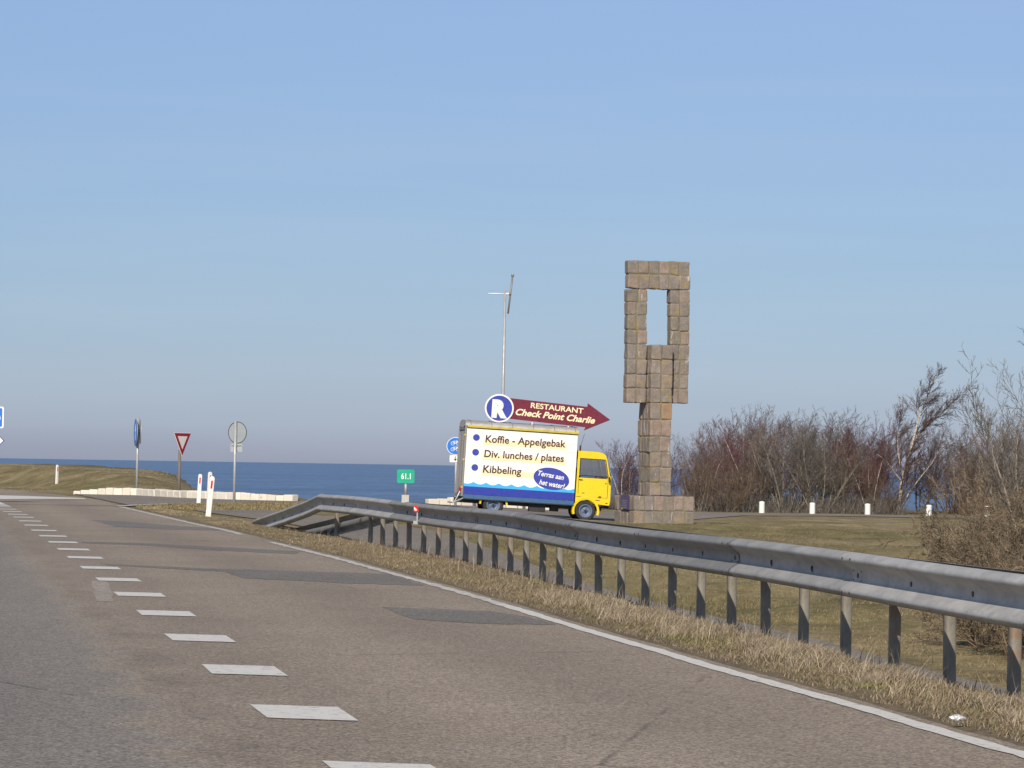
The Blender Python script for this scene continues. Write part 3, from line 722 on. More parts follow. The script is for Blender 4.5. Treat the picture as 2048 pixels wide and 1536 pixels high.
m_ = MB(); m_.prism([(x, -0.03, z) for x, z in rrect(0.262, 0.205, 0.025, 0, zt+0.385)], (0, 0.012, 0)); pn = m_.build('plate', M['green'], km)
m_ = MB(); put_text(m_, '61.1', 0.145, 0.088, Vector((-0.07, -0.033, zt+0.345)), Vector((1, 0, 0)), Vector((0, 0, 1)), 0.001, bold=0.02); m_.build('lettering', M['white'], pn)
# red reflector bracket on the rail face
s_ = rail_s_at(833, 0.62, 0.30); p, t = rp(s_); nn = Vector((-t.y, t.x, 0)); q = p+nn*0.30
rf = empty('rail_reflector', (q.x, q.y, zf(s_)-0.12)); tag(rf, 'small red and white reflector on a bracket fixed to the rail face', 'reflector')
m_ = MB(); m_.box((0.012, 0, 0.10), (0.018, 0.01, 0.20)); m_.box((-0.01, 0, 0.0), (0.07, 0.012, 0.05)); m_.build('bracket', M['sign_back'], rf)
m_ = MB(); m_.prism([(x, -0.016, z) for x, z in rrect(0.075, 0.10, 0.03, -0.005, 0.20)], (0, 0.012, 0)); m_.build('red_lens', M['refl_red'], rf)
m_ = MB(); m_.prism([(x, -0.020, z) for x, z in [(-0.04, 0.215), (-0.03, 0.225), (0.01, 0.185), (-0.005, 0.17), (-0.03, 0.18)]], (0, 0.003, 0)); m_.build('white_stripe', M['white'], rf)

# ------------------------------------------------------------------ delineator posts
def delineator(px, py, h, z, tilt, yaw, label):
    p = gp(px, py, z)
    o = empty('delineator_post', p, (0, R(tilt), R(yaw))); tag(o, label, 'marker post', 'white marker posts with red reflectors')
    m_ = MB(); W_ = 0.065
    outl = [(-W_, -0.3), (W_, -0.3), (W_*0.92, h-0.05), (W_*0.7, h-0.015), (W_*0.2, h), (-W_*0.35, h), (-W_*0.8, h-0.02), (-W_*0.92, h-0.06)]
    m_.prism([(x, -0.035, zz) for x, zz in outl], (0, 0.07, 0)); m_.build('body', M['white'], o, bevel=0.015, seg=3)
    m_ = MB(); m_.prism([(x, -0.040, zz) for x, zz in rrect(0.045, 0.19, 0.008, 0.0, h-0.20)], (0, 0.004, 0)); m_.build('reflector', M['refl_red'], o)
    return o
delineator(416, 1034.5, 0.98, 0.0, 5.2, 10, 'nearest and tallest white marker post, leaning right on the verge tip')
delineator(397, 1008, 0.93, 0.0, 2.6, 5, 'grubby white marker post left of the two overlapping ones')
delineator(417, 1013, 1.02, 0.0, 2.0, 32, 'white marker post mostly hidden behind the nearest leaning one')
delineator(113, 976.5, 1.06, 0.0, 1.5, 48, 'lone white marker post before the grassy sea bank at far left')

# ------------------------------------------------------------------ traffic signs
def disc_geo(r, y, n=40, cx=0, cz=0): return [(cx+r*math.cos(2*math.pi*k/n), y, cz+r*math.sin(2*math.pi*k/n)) for k in range(n)]
def pole(parent, h, r, mat, z0=-0.4, name='pole', x=0, y=0):
    m_ = MB(); m_.tube([(x, y, z0), (x, y, h)], r, 12); o = m_.build(name, mat, parent, smooth=True); return o
def round_sign(parent, name, z, r, yaw, face, back, xo=0, yo=-0.05):
    """disc facing local -Y turned by yaw about the pole"""
    e = Matrix.Rotation(R(yaw), 4, 'Z')
    m_ = MB(); m_.prism(disc_geo(r, yo, cz=z, cx=xo), (0, 0.02, 0)); o = m_.build(name, [back], parent); o.rotation_euler = (0, 0, R(yaw))
    m_ = MB(); m_.prism(disc_geo(r*0.97, yo-0.004, cz=z, cx=xo), (0, 0.0035, 0)); f = m_.build('face', face, o)
    return o
# blue arrow sign on the left with a second sign behind it
p = at(273.5, 980, 129.5); base = Vector((p.x, 129.5, 0.0))
sg = empty('arrow_sign', base, (0, 0, 0)); tag(sg, 'blue round white arrow sign seen nearly edge on behind the white stones', 'road sign')
pole(sg, at(274, 834, 129.5).z, 0.05, M['pole'])
zc = at(272, 865, 129.5).z
d1 = round_sign(sg, 'blue_disc', zc, 0.53, -77, M['sign_blue'], M['sign_back'], yo=-0.09)
m_ = MB()
ar = [(-.06, -.30), (.06, -.30), (.06, .05), (.20, .05), (0, .33), (-.20, .05), (-.06, .05)]
m_.prism([(x*0.8, -0.101, zc+z_) for x, z_ in ar], (0, 0.004, 0)); m_.build('white_arrow', M['white'], d1)
d2 = round_sign(sg, 'rear_disc', zc+0.03, 0.47, 100, M['white'], M['sign_back'], yo=-0.10)
# give way
base = Vector((at(358, 980, 129).x, 129, 0.0))
yg = empty('give_way_sign', base, (0, 0, R(0))); tag(yg, 'red bordered give way triangle on a brown pole before the sea', 'road sign')
pole(yg, at(360, 900, 129).z, 0.055, M['rust_pole'])
zt_, zb_ = at(362, 865.5, 129).z, at(362, 912.5, 129).z; hh = zt_-zb_; ww = hh/0.866/2; yaw = 56
def tri(k, y, zoff=0):
    cz = zt_-hh/3; r3 = [(-ww, hh/3), (ww, hh/3), (0, -2*hh/3)]; return [(0.04+x*k, y, cz+z_*k) for x, z_ in r3]
m_ = MB(); m_.prism(tri(1.0, -0.09), (0, 0.02, 0)); o1 = m_.build('border', M['white'], yg, bevel=0.01); o1.rotation_euler = (0, 0, R(yaw))
m_ = MB(); m_.prism(tri(0.95, -0.094), (0, 0.0035, 0)); m_.build('red_triangle', M['sign_red'], o1)
m_ = MB(); m_.prism(tri(0.56, -0.098), (0, 0.0035, 0)); m_.build('white_centre', M['white'], o1)
# sign seen from the back
Yb_ = 108.6; base = Vector((gp(466, 1008, 0).x-0.10, Yb_, 0))
bs = empty('sign_from_behind', base, (0, R(0), 0)); tag(bs, 'grey back of a round sign with small plate, standing by the grass wedge', 'road sign')
pole(bs, at(470, 842, Yb_).z, 0.045, M['pole'])
zc = at(470, 865, Yb_).z; rr_ = 0.34
m_ = MB(); m_.prism(disc_geo(rr_, 0.06, cz=zc, cx=0.04), (0, 0.015, 0)); o = m_.build('round_plate', M['sign_back'], bs); o.rotation_euler = (0, 0, R(-28))
m_ = MB(); m_.tube([Vector((0.04+rr_*math.cos(a), 0.062, zc+rr_*math.sin(a))) for a in np.linspace(0, 2*math.pi, 49)], 0.012, 5, cap=False); o2 = m_.build('rim', M['black'], o)
zz = at(470, 895.5, Yb_).z
m_ = MB(); m_.prism([(x, 0.05, z_) for x, z_ in rrect(0.40, 0.255, 0.02, 0.03, zz)], (0, 0.012, 0)); o = m_.build('small_plate', M['sign_back'], bs); o.rotation_euler = (0, 0, R(-12))
m_ = MB(); m_.box((0.03, 0.04, zz+0.07), (0.34, 0.02, 0.02)); m_.box((0.01, 0.02, zz+0.07), (0.10, 0.06, 0.04)); m_.box((0.01, 0.02, zz-0.08), (0.10, 0.06, 0.04)); m_.build('clamps', M['grey_frame'], o)
# blue direction signs cut by the left edge of the photo
Yl = 100.0; q = at(8, 835, Yl)
def sign_pole_x(): return q.x-0.75
b1 = empty('direction_sign', (q.x-0.62, Yl, 0)); tag(b1, 'blue sign with white border at far left above a white arrow plate', 'road sign')
m_ = MB(); m_.tube([(0, 0.05, -0.3), (0, 0.05, q.z+0.4)], 0.045, 10); m_.build('pole', M['pole'], b1, smooth=True)
zc = q.z; hh = (857-813.5)/68.0
m_ = MB(); m_.prism([(x, -0.01, z_) for x, z_ in rrect(1.24, hh, 0.05, 0, zc)], (0, 0.02, 0)); o = m_.build('panel', M['sign_back'], b1)
m_ = MB(); m_.prism([(x, -0.014, z_) for x, z_ in rrect(1.23, hh-0.01, 0.05, 0, zc)], (0, 0.0035, 0)); m_.build('white_border', M['white'], o)
m_ = MB(); m_.prism([(x, -0.018, z_) for x, z_ in rrect(1.14, hh-0.09, 0.04, 0, zc)], (0, 0.0035, 0)); m_.build('blue_face', M['sign_blue'], o)
m_ = MB(); R1 = disc_geo(0.10, -0.0195, 24, 0.42, zc-0.02); R2 = disc_geo(0.055, -0.0195, 24, 0.42, zc-0.02)
m_.add(R1+R2, [(k, (k+1) % 24, 24+(k+1) % 24, 24+k) for k in range(24)]); m_.build('letter', M['white'], o)
q2 = at(8.7, 881.5, Yl)
xa = q2.x-b1.location.x
def pent(g): return [(-0.62+g, q2.z-0.2+g), (xa-0.2-g*0.4, q2.z-0.2+g), (xa-g*1.4, q2.z), (xa-0.2-g*0.4, q2.z+0.2-g), (-0.62+g, q2.z+0.2-g)]
m_ = MB(); m_.prism([(x, -0.01, z_) for x, z_ in pent(0)], (0, 0.02, 0)); o = m_.build('arrow_plate', M['dark_blue'], b1)
m_ = MB(); m_.prism([(x, -0.014, z_) for x, z_ in pent(0.022)], (0, 0.0035, 0)); m_.build('white_face', M['white'], o)
# cyclists sign behind the lorry
Yc = 121.0; pc = at(911, 892, Yc); gz = float(G(pc.x-0.2, Yc, False))
cs = empty('cycle_route_sign', (pc.x-0.0, Yc, gz)); tag(cs, 'blue round sign with two white bicycles, half hidden behind the lorry tail', 'road sign')
zc = pc.z-gz
m_ = MB(); m_.tube([(0.03, 0.04, -0.3), (0.03, 0.04, zc+0.32)], 0.045, 10); m_.build('pole', M['pole'], cs, smooth=True)
m_ = MB(); m_.prism(disc_geo(0.315, -0.02, cz=zc), (0, 0.02, 0)); dd = m_.build('disc', M['white'], cs)
m_ = MB(); m_.prism(disc_geo(0.295, -0.024, cz=zc), (0, 0.0035, 0)); m_.build('blue_face', M['sign_blue'], dd)
for zz in (0.11, -0.10):
    m_ = MB()
    for cx in (-0.095, 0.095):
        m_.tube([Vector((cx+0.062*math.cos(a), -0.028, zc+zz-0.02+0.062*math.sin(a))) for a in np.linspace(0, 2*math.pi, 17)], 0.010, 4, cap=False)
    A, B_, D_, E_ = (-.095, -.02), (0.0, -.02), (-.05, .06), (.065, .06)
    for a, b in ((A, B_), (A, D_), (D_, B_), (D_, E_), (B_, E_), ((.095, -.02), E_), (E_, (.045, .10)), (D_, (-.06, .085))):
        m_.tube([(a[0], -0.028, zc+zz+a[1]), (b[0], -0.028, zc+zz+b[1])], 0.009, 4)
    m_.build('bicycle_symbol', M['white'], dd)
zz = at(911, 917.5, Yc).z-gz
m_ = MB(); m_.prism([(x, -0.02, z_) for x, z_ in rrect(0.40, 0.25, 0.02, 0, zz)], (0, 0.015, 0)); pp_ = m_.build('small_plate', M['white'], cs)
m_ = MB(); m_.prism([(x, -0.024, zz+z_) for x, z_ in [(-.014, .085), (-.014, -.02), (-.05, .01), (-.05, -.02), (0, -.085), (.05, -.02), (.05, .01), (.014, -.02), (.014, .085)]], (0, 0.003, 0)); m_.build('down_arrow', M['black'], pp_)
# aerial mast
Ym = 128.0; pb = at(1002.5, 1000, Ym); gz = float(G(pb.x, Ym, False)); ptop = at(1009.5, 580, Ym)
am = empty('aerial_mast', (pb.x, Ym, gz)); tag(am, 'tall grey mast with a wind bent aerial rising behind the lorry', 'mast')
Ht = ptop.z-gz
m_ = MB(); m_.tube([(0, 0, -0.3), (0.0, 0, Ht*0.5), (0.02, 0, Ht)], [0.075, 0.062, 0.045], 12); m_.build('pole', M['pole'], am, smooth=True)
def loc(px, py): v = at(px, py, Ym); return Vector((v.x-pb.x, 0, v.z-gz))
m_ = MB(); m_.tube([loc(976.5, 587), loc(1010, 587.5)], 0.022, 6); m_.tube([loc(1010, 587.5), loc(1021, 588)], 0.04, 8); m_.build('boom', M['white'], am, smooth=True)
m_ = MB(); a_, b_ = loc(1016, 627.5), loc(1025, 553); a_.y = b_.y = -0.04; m_.tube([a_, a_.lerp(b_, .5), b_], [0.032, 0.036, 0.034], 8); m_.tube([b_, b_+(b_-a_).normalized()*0.08], 0.055, 8); m_.tube([loc(1020, 588)+Vector((0, -.1, 0)), loc(1020, 588)+Vector((0, .06, 0))], 0.05, 8); m_.build('element', M['grey_frame'], am, smooth=True)

# ------------------------------------------------------------------ whitewashed stone kerb walls
def stone_block(m_, c, d, Mx, jit=0.02, n=2, rnd=0.18):
    """rounded, slightly irregular block"""
    bm_ = bmesh.new(); bmesh.ops.create_cube(bm_, size=1.0)
    for v in bm_.verts: v.co = Vector((v.co.x*d[0], v.co.y*d[1], v.co.z*d[2]))+Vector([random.uniform(-jit, jit) for _ in range(3)])
    bmesh.ops.bevel(bm_, geom=bm_.edges[:], offset=min(d)*rnd, segments=2, affect='EDGES', profile=0.6)
    for v in bm_.verts: v.co += Vector([random.uniform(-jit, jit)*0.35 for _ in range(3)])
    bm_.verts.index_update()
    m_.add([Vector(c)+Mx @ v.co for v in bm_.verts], [tuple(v.index for v in f.verts) for f in bm_.faces]); bm_.free()
def stone_wall(name, pts, h, wd, bl, label, ruin=0):
    m_ = MB(); acc = []
    pts = [Vector((x, y, 0)) for x, y in pts]; seg = [(b-a).length for a, b in zip(pts[:-1], pts[1:])]; tot = sum(seg); s = 0; k = 0
    while s < tot-0.1:
        L = bl*random.uniform(0.88, 1.15); u = s+L/2; r = u
        for a, b, l in zip(pts[:-1], pts[1:], seg):
            if r <= l: break
            r -= l
        t = (b-a).normalized(); L = min(0.9, L/max(0.2, abs(t.x))); p = a.lerp(b, min(1, (r+L/2)/l)) if L > 0.5 else a.lerp(b, min(1, r/l)); ang = math.atan2(t.y, t.x)
        hh = h*random.uniform(0.94, 1.05); z = float(G(p.x, p.y, False)); tl = 0
        if u < 1.3: hh *= 0.45+0.45*u/1.3; 
        if ruin and u > tot-ruin: hh *= random.uniform(0.75, 0.98)
        Mx = Euler((random.uniform(-.03, .03), random.uniform(-.03, .03)+tl, ang)).to_matrix()
        stone_block(m_, (p.x, p.y, z+hh/2-0.02), (L*0.965, wd, hh+0.04), Mx, 0.012, rnd=0.14)
        s += L; k += 1
    return tag(m_.build(name, M['whitewash'], smooth=False), label, 'low wall')
stone_wall('stone_kerb_wall', [(-16.4, 128.5), (-13.9, 127.3), (-11.3, 120.6), (-9.45, 118), (-7.5, 116.7)], 0.27, 0.34, 0.31, 'long low row of whitewashed kerb stones at the junction', 1.8)
stone_wall('stone_kerb_wall', [(-3.2, 131.5), (-1, 132.6), (1.6, 133.6)], 0.36, 0.36, 0.42, 'short row of whitewashed kerb stones glimpsed behind the lorry')
# soil ledge behind the first wall
m_ = MB(); rows = []
for (x, y, q_) in [(-15.6, 128.9, 1), (-13.6, 127.9, 1), (-11.0, 121.3, 1), (-9.25, 118.7, 1), (-8.2, 117.9, .9), (-7.5, 117.5, .4), (-6.9, 117.2, 0)]:
    rows.append([(x-0.05, y-0.5, 0.0), (x, y-0.4, 0.235*q_), (x+0.3, y+0.5, 0.24*q_), (x+0.5, y+1.2, -0.1)])
m_.grid(rows); tag(m_.build('soil_ledge', M['ground'], smooth=True), kind='structure')

# ------------------------------------------------------------------ monument of stacked granite blocks
MY = 102.0; mp_ = at(1328, 1040, MY); K = MY/6800*1.0   # metres per photo pixel at the monument
mz = at(1312, 1047, MY).z
# local frame: x right along front, y back; origin at centre of plinth front
mon = empty('stone_monument', (0, 0, 0)); tag(mon, 'tall monument of stacked granite blocks, a hollow frame on a column and plinth', 'monument')
ROT = R(16); W0 = 1.845*MY/98
fc = at(1328.5, 1040, MY)
mon.location = (fc.x, fc.y, mz); mon.rotation_euler = (0, 0, ROT)
def block_mass(name, x0, x1, y0, y1, zs, nx, ny, mat_core_in=0.032, parent=mon, skip=None):
    m_ = MB(); I = Matrix.Identity(3)
    bx = (x1-x0)/nx; by = (y1-y0)/ny
    for k in range(len(zs)-1):
        z0, z1 = zs[k], zs[k+1]
        ox = random.uniform(-.012, .012); oy = random.uniform(-.015, .015)
        b0 = (x1-x0)/nx; xsp = [x0+b0*q_+(random.uniform(-.032, .032) if 0 < q_ < nx else 0) for q_ in range(nx+1)]
        for i in range(nx):
            for j in range(ny):
                if 0 < i < nx-1 and 0 < j < ny-1: continue
                wj = random.uniform(-.02, .01)
                c = ((xsp[i]+xsp[i+1])/2+ox, y0+by*(j+.5)+oy, (z0+z1)/2); bx = xsp[i+1]-xsp[i]
                Mx = Euler((0, 0, random.uniform(-.03, .03))).to_matrix()
                stone_block(m_, c, (bx*0.965+wj*.7, by*0.96+wj*.5, (z1-z0)*0.968), Mx, 0.017, rnd=0.13)
    o = m_.build(name, M['stone'], parent)
    c = MB(); q = mat_core_in; c.box(((x0+x1)/2, (y0+y1)/2, (zs[0]+zs[-1])/2), (x1-x0-2*q, y1-y0-2*q, zs[-1]-zs[0]-2*q+0.01)); c.build('mortar', M['mortar'], o)
    return o
def zrow(cy): # height over plinth foot of a row at crop height (photo px of 2.743 scale from y=500)
    return (1047-(500+cy/2.743))*K
b_ = W0/6
zP = [0-0.05, zrow(1432), zrow(1350)]
D0 = W0*1.0
block_mass('plinth', -W0/2, W0/2, 0, D0, zP, 6, 6)
# column
cw = 0.667*MY/98; cdp = 1.10*MY/98
# front of column set back from plinth front
ccx = -0.035; cy0 = 0.34
zC = [zrow(v) for v in (1350, 1275, 1192, 1110, 1022, 930, 838, 758, 680, 598, 517)]
block_mass('column', ccx-cw/2, ccx+cw/2, cy0, cy0+cdp, zC, 2, 4)
fw = 1.94*MY/98*0.985; fd = 0.36; fy = cy0+0.33
zF = [zrow(v) for v in (838, 758, 680, 598, 515, 437, 355, 283, 210)]
fcx = ccx-0.01
gapw = cw+0.02
block_mass('left_leg', fcx-fw/2, fcx-gapw/2, fy, fy+fd, zF, 2, 1)
block_mass('right_leg', fcx+gapw/2, fcx+fw/2, fy, fy+fd, zF, 2, 1)
block_mass('lintel', fcx-fw/2, fcx+fw/2, fy, fy+fd, [zrow(210), zrow(128), zrow(50)], 6, 1)
# whitish lime runs
lr = MB()
for (px, y0_, y1_, yy) in ((0.0, 620, 700, 0), ):
    pass
# plaque on the left side of the plinth
m_ = MB(); xL = -W0/2-0.03; m_.box((xL, D0*0.42, (zP[1]+zP[2])/2+0.02), (0.04, 0.72, zP[2]-zP[1]-0.01)); pq = m_.build('plaque', M['plaque'], mon, bevel=0.006)
m_ = MB()
for k in range(5): m_.box((xL-0.022, D0*0.42, zP[1]+0.30-0.055*k), (0.004, 0.5-0.06*(k % 3), 0.014))
m_.build('text_lines', M['sign_back'], pq)
m_ = MB(); m_.box((xL-0.022, D0*0.42+0.22, zP[1]+0.05), (0.004, 0.10, 0.05)); m_.build('emblem', M['yellow_trim'], pq)

# ------------------------------------------------------------------ the lorry
TY = 112.6
tp = at(930.5, 1000, TY); tp.z = 0
lorry = empty('advertising_lorry', (tp.x-0.11, TY, -0.245), (0, R(2.75), R(6.5))); lorry.scale = (0.99, 1, 0.962)
tag(lorry, 'old yellow cab box lorry painted with a white restaurant menu board', 'lorry')
H0 = 2.94; LB = 3.75; WB = 2.0
X_, Y_, Z_ = Vector((1, 0, 0)), Vector((0, 1, 0)), Vector((0, 0, 1))
def az(b): return H0-b
bx_ = empty('box_body', (0, 0, 0)); bx_.parent = lorry
bpy.data.objects.remove(bx_)
m_ = MB(); m_.box((LB/2, WB/2, az(1.14)), (LB, WB, 2.28)); box = m_.build('box_body', M['white_panel'], lorry, bevel=0.015)
# painted side, sheets 3 mm proud
def side_prism(m2, pts, layer=1, mi=0):   # pts in (a,b)
    m2.prism([(a, -0.003*layer, az(b)) for a, b in pts][::-1], (0, 0.0028, 0), mi)
m_ = MB(); side_prism(m_, [(0.005, 1.93), (3.745, 1.93), (3.745, 2.28), (0.005, 2.28)]); m_.build('dark_blue_band', M['dark_blue'], box)
# light blue scalloped wave
pts = []
ncu = 9; x0w = -0.10; sw = 0.428
for k in range(ncu+1):
    for j in range(9):
        u = j/9; x = x0w+sw*(k+u); b = 1.845+0.075*math.sin(math.pi*u)+0.0
        if 0.005 < x < 3.745: pts.append((x, b+0.012*k*0))
m_ = MB(); side_prism(m_, [(0.005, pts[0][1])]+pts+[(3.745, pts[-1][1]), (3.745, 2.01), (0.005, 2.01)], 2); m_.build('wave_band', M['light_blue'], box)
m_ = MB()
side_prism(m_, [(0.58, 0.35), (3.42, 0.35), (3.42, 0.55), (0.58, 0.55)]); side_prism(m_, [(0.57, 0.86), (3.38, 0.86), (3.38, 1.07), (0.57, 1.07)]); side_prism(m_, [(0.57, 1.40), (2.5, 1.40), (2.5, 1.60), (0.57, 1.60)])
m_.build('cream_underlays', M['cream'], box)
m_ = MB()
for a, b in ((0.33, 0.315), (0.335, 0.825), (0.34, 1.35)):
    side_prism(m_, [(a+0.115*math.cos(t_), b+0.115*math.sin(t_)) for t_ in np.linspace(0, 2*math.pi, 29)[:-1]], 2)
m_.build('bullet_dots', M['violet_blue'], box)
def side_text(body, a0, a1, b, cap, mat, nm='lettering', layer=3, par=None, rot=0, **k):
    m2 = MB(); c_, s_ = math.cos(R(rot)), math.sin(R(rot))
    put_text(m2, body, a1-a0, cap, Vector((a0, 0, az(b))), Vector((c_, 0, s_)), Vector((-s_, 0, c_)), 0.003*layer, **k)
    return m2.build(nm, mat, par or box)
side_text('Koffie - Appelgebak', 0.64, 3.35, 0.455, 0.255, M['brown_text'], bold=0.018, shear=0.04)
side_text('Div. lunches / plates', 0.63, 3.32, 0.965, 0.255, M['brown_text'], bold=0.018, shear=0.04)
side_text('Kibbeling', 0.62, 1.92, 1.50, 0.255, M['brown_text'], bold=0.018, shear=0.04)
m_ = MB(); th = R(-8)
oval = [(2.94+0.61*math.cos(t_)*math.cos(th)-0.375*math.sin(t_)*math.sin(th), 1.57-(0.61*math.cos(t_)*math.sin(th)+0.375*math.sin(t_)*math.cos(th))) for t_ in np.linspace(0, 2*math.pi, 49)[:-1]]
side_prism(m_, oval[::-1], 4); ov = m_.build('blue_oval', M['violet_blue'], box)
side_text('Terras aan', 2.47, 3.36, 1.475, 0.175, M['white'], layer=5, par=ov, rot=-7, shear=0.22, bold=0.022)
side_text('het water!', 2.53, 3.40, 1.78, 0.175, M['white'], layer=5, par=ov, rot=-7, shear=0.22, bold=0.022)
# panel seams, gutter, roof, corner trim, skirt
m_ = MB()
for b in (0.62, 1.25): m_.box((LB/2, -0.0015, az(b)), (LB-0.05, 0.003, 0.006))
m_.build('panel_seams', M['sign_back'], box)
m_ = MB(); m_.box((LB/2+0.02, -0.02, az(-0.055)), (LB+0.02, 0.06, 0.075)); m_.box((LB/2+0.02, WB+0.02, az(-0.055)), (LB+0.02, 0.06, 0.075)); gt = m_.build('gutter', M['yellow_trim'], lorry, bevel=0.008)
m_ = MB(); m_.box((LB/2+0.02, -0.012, az(-0.008)), (LB, 0.035, 0.02)); m_.build('gutter_lip', M['black'], gt)
m_ = MB(); N = 14
prof = [(WB/2-(WB/2+0.02)*math.cos(math.pi*k/N), 0.09+0.20*math.sin(math.pi*k/N)**0.75) for k in range(N+1)]
rows = [[(x, y, H0+z_) for y, z_ in prof] for x in np.linspace(-0.06, LB+0.03, 24)]
m_.grid(rows); inner = [[(x, y, H0+z_-0.02) for y, z_ in prof] for x in np.linspace(-0.06, LB+0.03, 24)]; m_.grid(inner, flip=True)
for rr2, fl in ((0, False), (-1, True)):
    base_ = [Vector(p) for p in rows[rr2]]; n_ = len(base_); m_.add(base_+[Vector((base_[0].x, WB/2, H0))], [tuple([k, k+1, n_])[::(1 if fl else -1)] for k in range(n_-1)])
rf_ = m_.build('roof', M['roof_metal'], lorry, smooth=False)
m_ = MB()
for x in np.linspace(0.12, LB-0.1, 6):
    m_.tube([(x, y, H0+z_+0.004) for y, z_ in prof], 0.010, 5)
m_.build('roof_ribs', M['grey_frame'], rf_)
m_ = MB(); m_.box((LB/2, 0.0, az(2.36)), (LB, 0.05, 0.14)); m_.box((LB/2, WB, az(2.36)), (LB, 0.05, 0.14)); m_.build('skirt', M['rail_blue'], lorry, bevel=0.01)
m_ = MB(); m_.box((LB/2, 0.0, az(2.44)), (LB, 0.03, 0.03)); m_.build('skirt_lip', M['black'], lorry)
# rear end frame and doors
m_ = MB()
for y in (0.03, WB-0.03): m_.box((-0.035, y, az(1.14)), (0.07, 0.10, 2.45))
m_.box((-0.035, WB/2, az(0.03)), (0.06, WB-0.2, 0.08)); m_.box((-0.035, WB/2, az(2.32)), (0.08, WB-0.16, 0.10)); fr = m_.build('rear_frame', M['grey_frame'], lorry, bevel=0.012)
for y0_, y1_ in ((0.09, WB/2-0.01), (WB/2+0.01, WB-0.09)):
    m_ = MB(); m_.box((-0.02, (y0_+y1_)/2, az(1.17)), (0.04, y1_-y0_, 2.15)); dr = m_.build('rear_door', M['roof_metal'], lorry, bevel=0.008)
    m_ = MB(); m_.tube([(-0.055, (y0_+y1_)/2, az(0.2)), (-0.055, (y0_+y1_)/2, az(2.1))], 0.015, 6)
    for b in (0.4, 1.2, 2.0): m_.box((-0.05, (y0_+y1_)/2, az(b)), (0.03, 0.08, 0.05))
    m_.build('lock_bar', M['grey_frame'], dr)
m_ = MB()
for b in (0.25, 1.1, 2.05): m_.box((-0.055, -0.022, az(b)), (0.08, 0.03, 0.06))
m_.build('hinges', M['yellow_trim'], lorry, bevel=0.006)
m_ = MB(); m_.tube([(-0.10, 0.02, az(2.18)), (-0.19, -0.02, az(2.40)), (-0.30, 0.0, az(2.62))], 0.018, 6); m_.tube([(0.02, 0.0, az(2.42)), (-0.32, 0.0, az(2.60))], 0.022, 6); m_.tube([(-0.32, 0, az(2.60)), (-0.32, 1.7, az(2.60))], 0.025, 6); m_.build('rear_step', M['pole'], lorry)
m_ = MB(); m_.tube([(-0.10, 0.05, az(2.06)), (-0.10, 0.05, az(2.22))], 0.05, 10); m_.build('tail_lamp', M['sign_red'], lorry)
# chassis
m_ = MB()
for y in (0.45, WB-0.45): m_.box((2.3, y, az(2.50)), (4.9, 0.08, 0.16))
for x in (0.2, 1.6, 2.4, 3.3): m_.box((x, WB/2, az(2.50)), (0.08, WB-0.9, 0.12))
m_.box((2.55, 0.35, az(2.60)), (0.55, 0.35, 0.28)); m_.box((3.15, 0.5, az(2.58)), (0.28, 0.3, 0.22)); m_.box((0.25, WB/2, az(2.5)), (0.5, 1.5, 0.12))
for x in (1.05, 4.17): m_.tube([(x, 0.2, az(2.6)), (x, WB-0.2, az(2.6))], 0.06, 8)
m_.build('chassis', M['black'], lorry, bevel=0.01)
# wheels
def wheel(x, y, s):
    m2 = MB(); ro, ri, wd = 0.345, 0.225, 0.17
    prof2 = [(ri, -wd/2*0.8), (ri+0.03, -wd/2), (ro-0.035, -wd/2), (ro-0.008, -wd/2*0.8), (ro, -wd/4), (ro, wd/4), (ro-0.008, wd/2*.8), (ro-0.035, wd/2), (ri+0.03, wd/2), (ri, wd/2*0.8)]
    n = 36; rows2 = [[(x+r*math.cos(2*math.pi*k/n), y+yy*s, az(2.6)+r*math.sin(2*math.pi*k/n)) for r, yy in prof2] for k in range(n+1)]
    m2.grid(rows2, flip=(s > 0)); wt = empty('wheel', (0, 0, 0)); bpy.data.objects.remove(wt)
    wo_ = m2.build('wheel', M['rubber'], lorry, smooth=True)
    m2 = MB(); pr = [(0.0, -0.03), (0.05, -0.035), (0.06, -0.01), (0.09, 0.015), (0.15, 0.025), (0.175, -0.03), (0.20, -0.06), (0.228, -0.072), (0.228, 0.05)]
    rows2 = [[(x+r*math.cos(2*math.pi*k/n), y+yy, az(2.6)+r*math.sin(2*math.pi*k/n)) for r, yy in pr] for k in range(n+1)]
    m2.grid(rows2, flip=True); m2.build('rim', M['hub'], wo_, smooth=True)
    m2 = MB()
    for k in range(5):
        a = 2*math.pi*k/5; m2.tube([(x+0.095*math.cos(a), y-0.0, az(2.6)+0.095*math.sin(a)), (x+0.095*math.cos(a), y-0.02, az(2.6)+0.095*math.sin(a))], 0.012, 6)
    m2.tube([(x, y-0.02, az(2.6)), (x, y-0.045, az(2.6))], 0.045, 12)
    m2.build('wheel_nuts', M['black'], wo_)
for x in (1.05, 4.17):
    wheel(x, 0.13, 1); wheel(x, WB-0.13, -1)
def arch(x, r0, r1, a0, a1, y, wd, mat, nm):
    m2 = MB(); rows2 = []
    for k in range(19):
        a = R(a0+(a1-a0)*k/18); c_, s_ = math.cos(a), math.sin(a)
        rows2.append([(x+r*c_, yy, az(2.6)+r*s_) for r, yy in ((r0, y-0.01), (r1, y-0.02), (r1, y+wd), (r1-0.02, y+wd), (r0+0.0, y+0.03), (r0, y-0.01))])
    m2.grid(rows2); return m2.build(nm, mat, lorry, smooth=False)
arch(1.05, 0.42, 0.48, 2, 28, 0.06, 0.3, M['yellow'], 'rear_mudguard'); arch(1.05, 0.42, 0.48, 152, 178, 0.06, 0.3, M['yellow'], 'rear_mudguard')
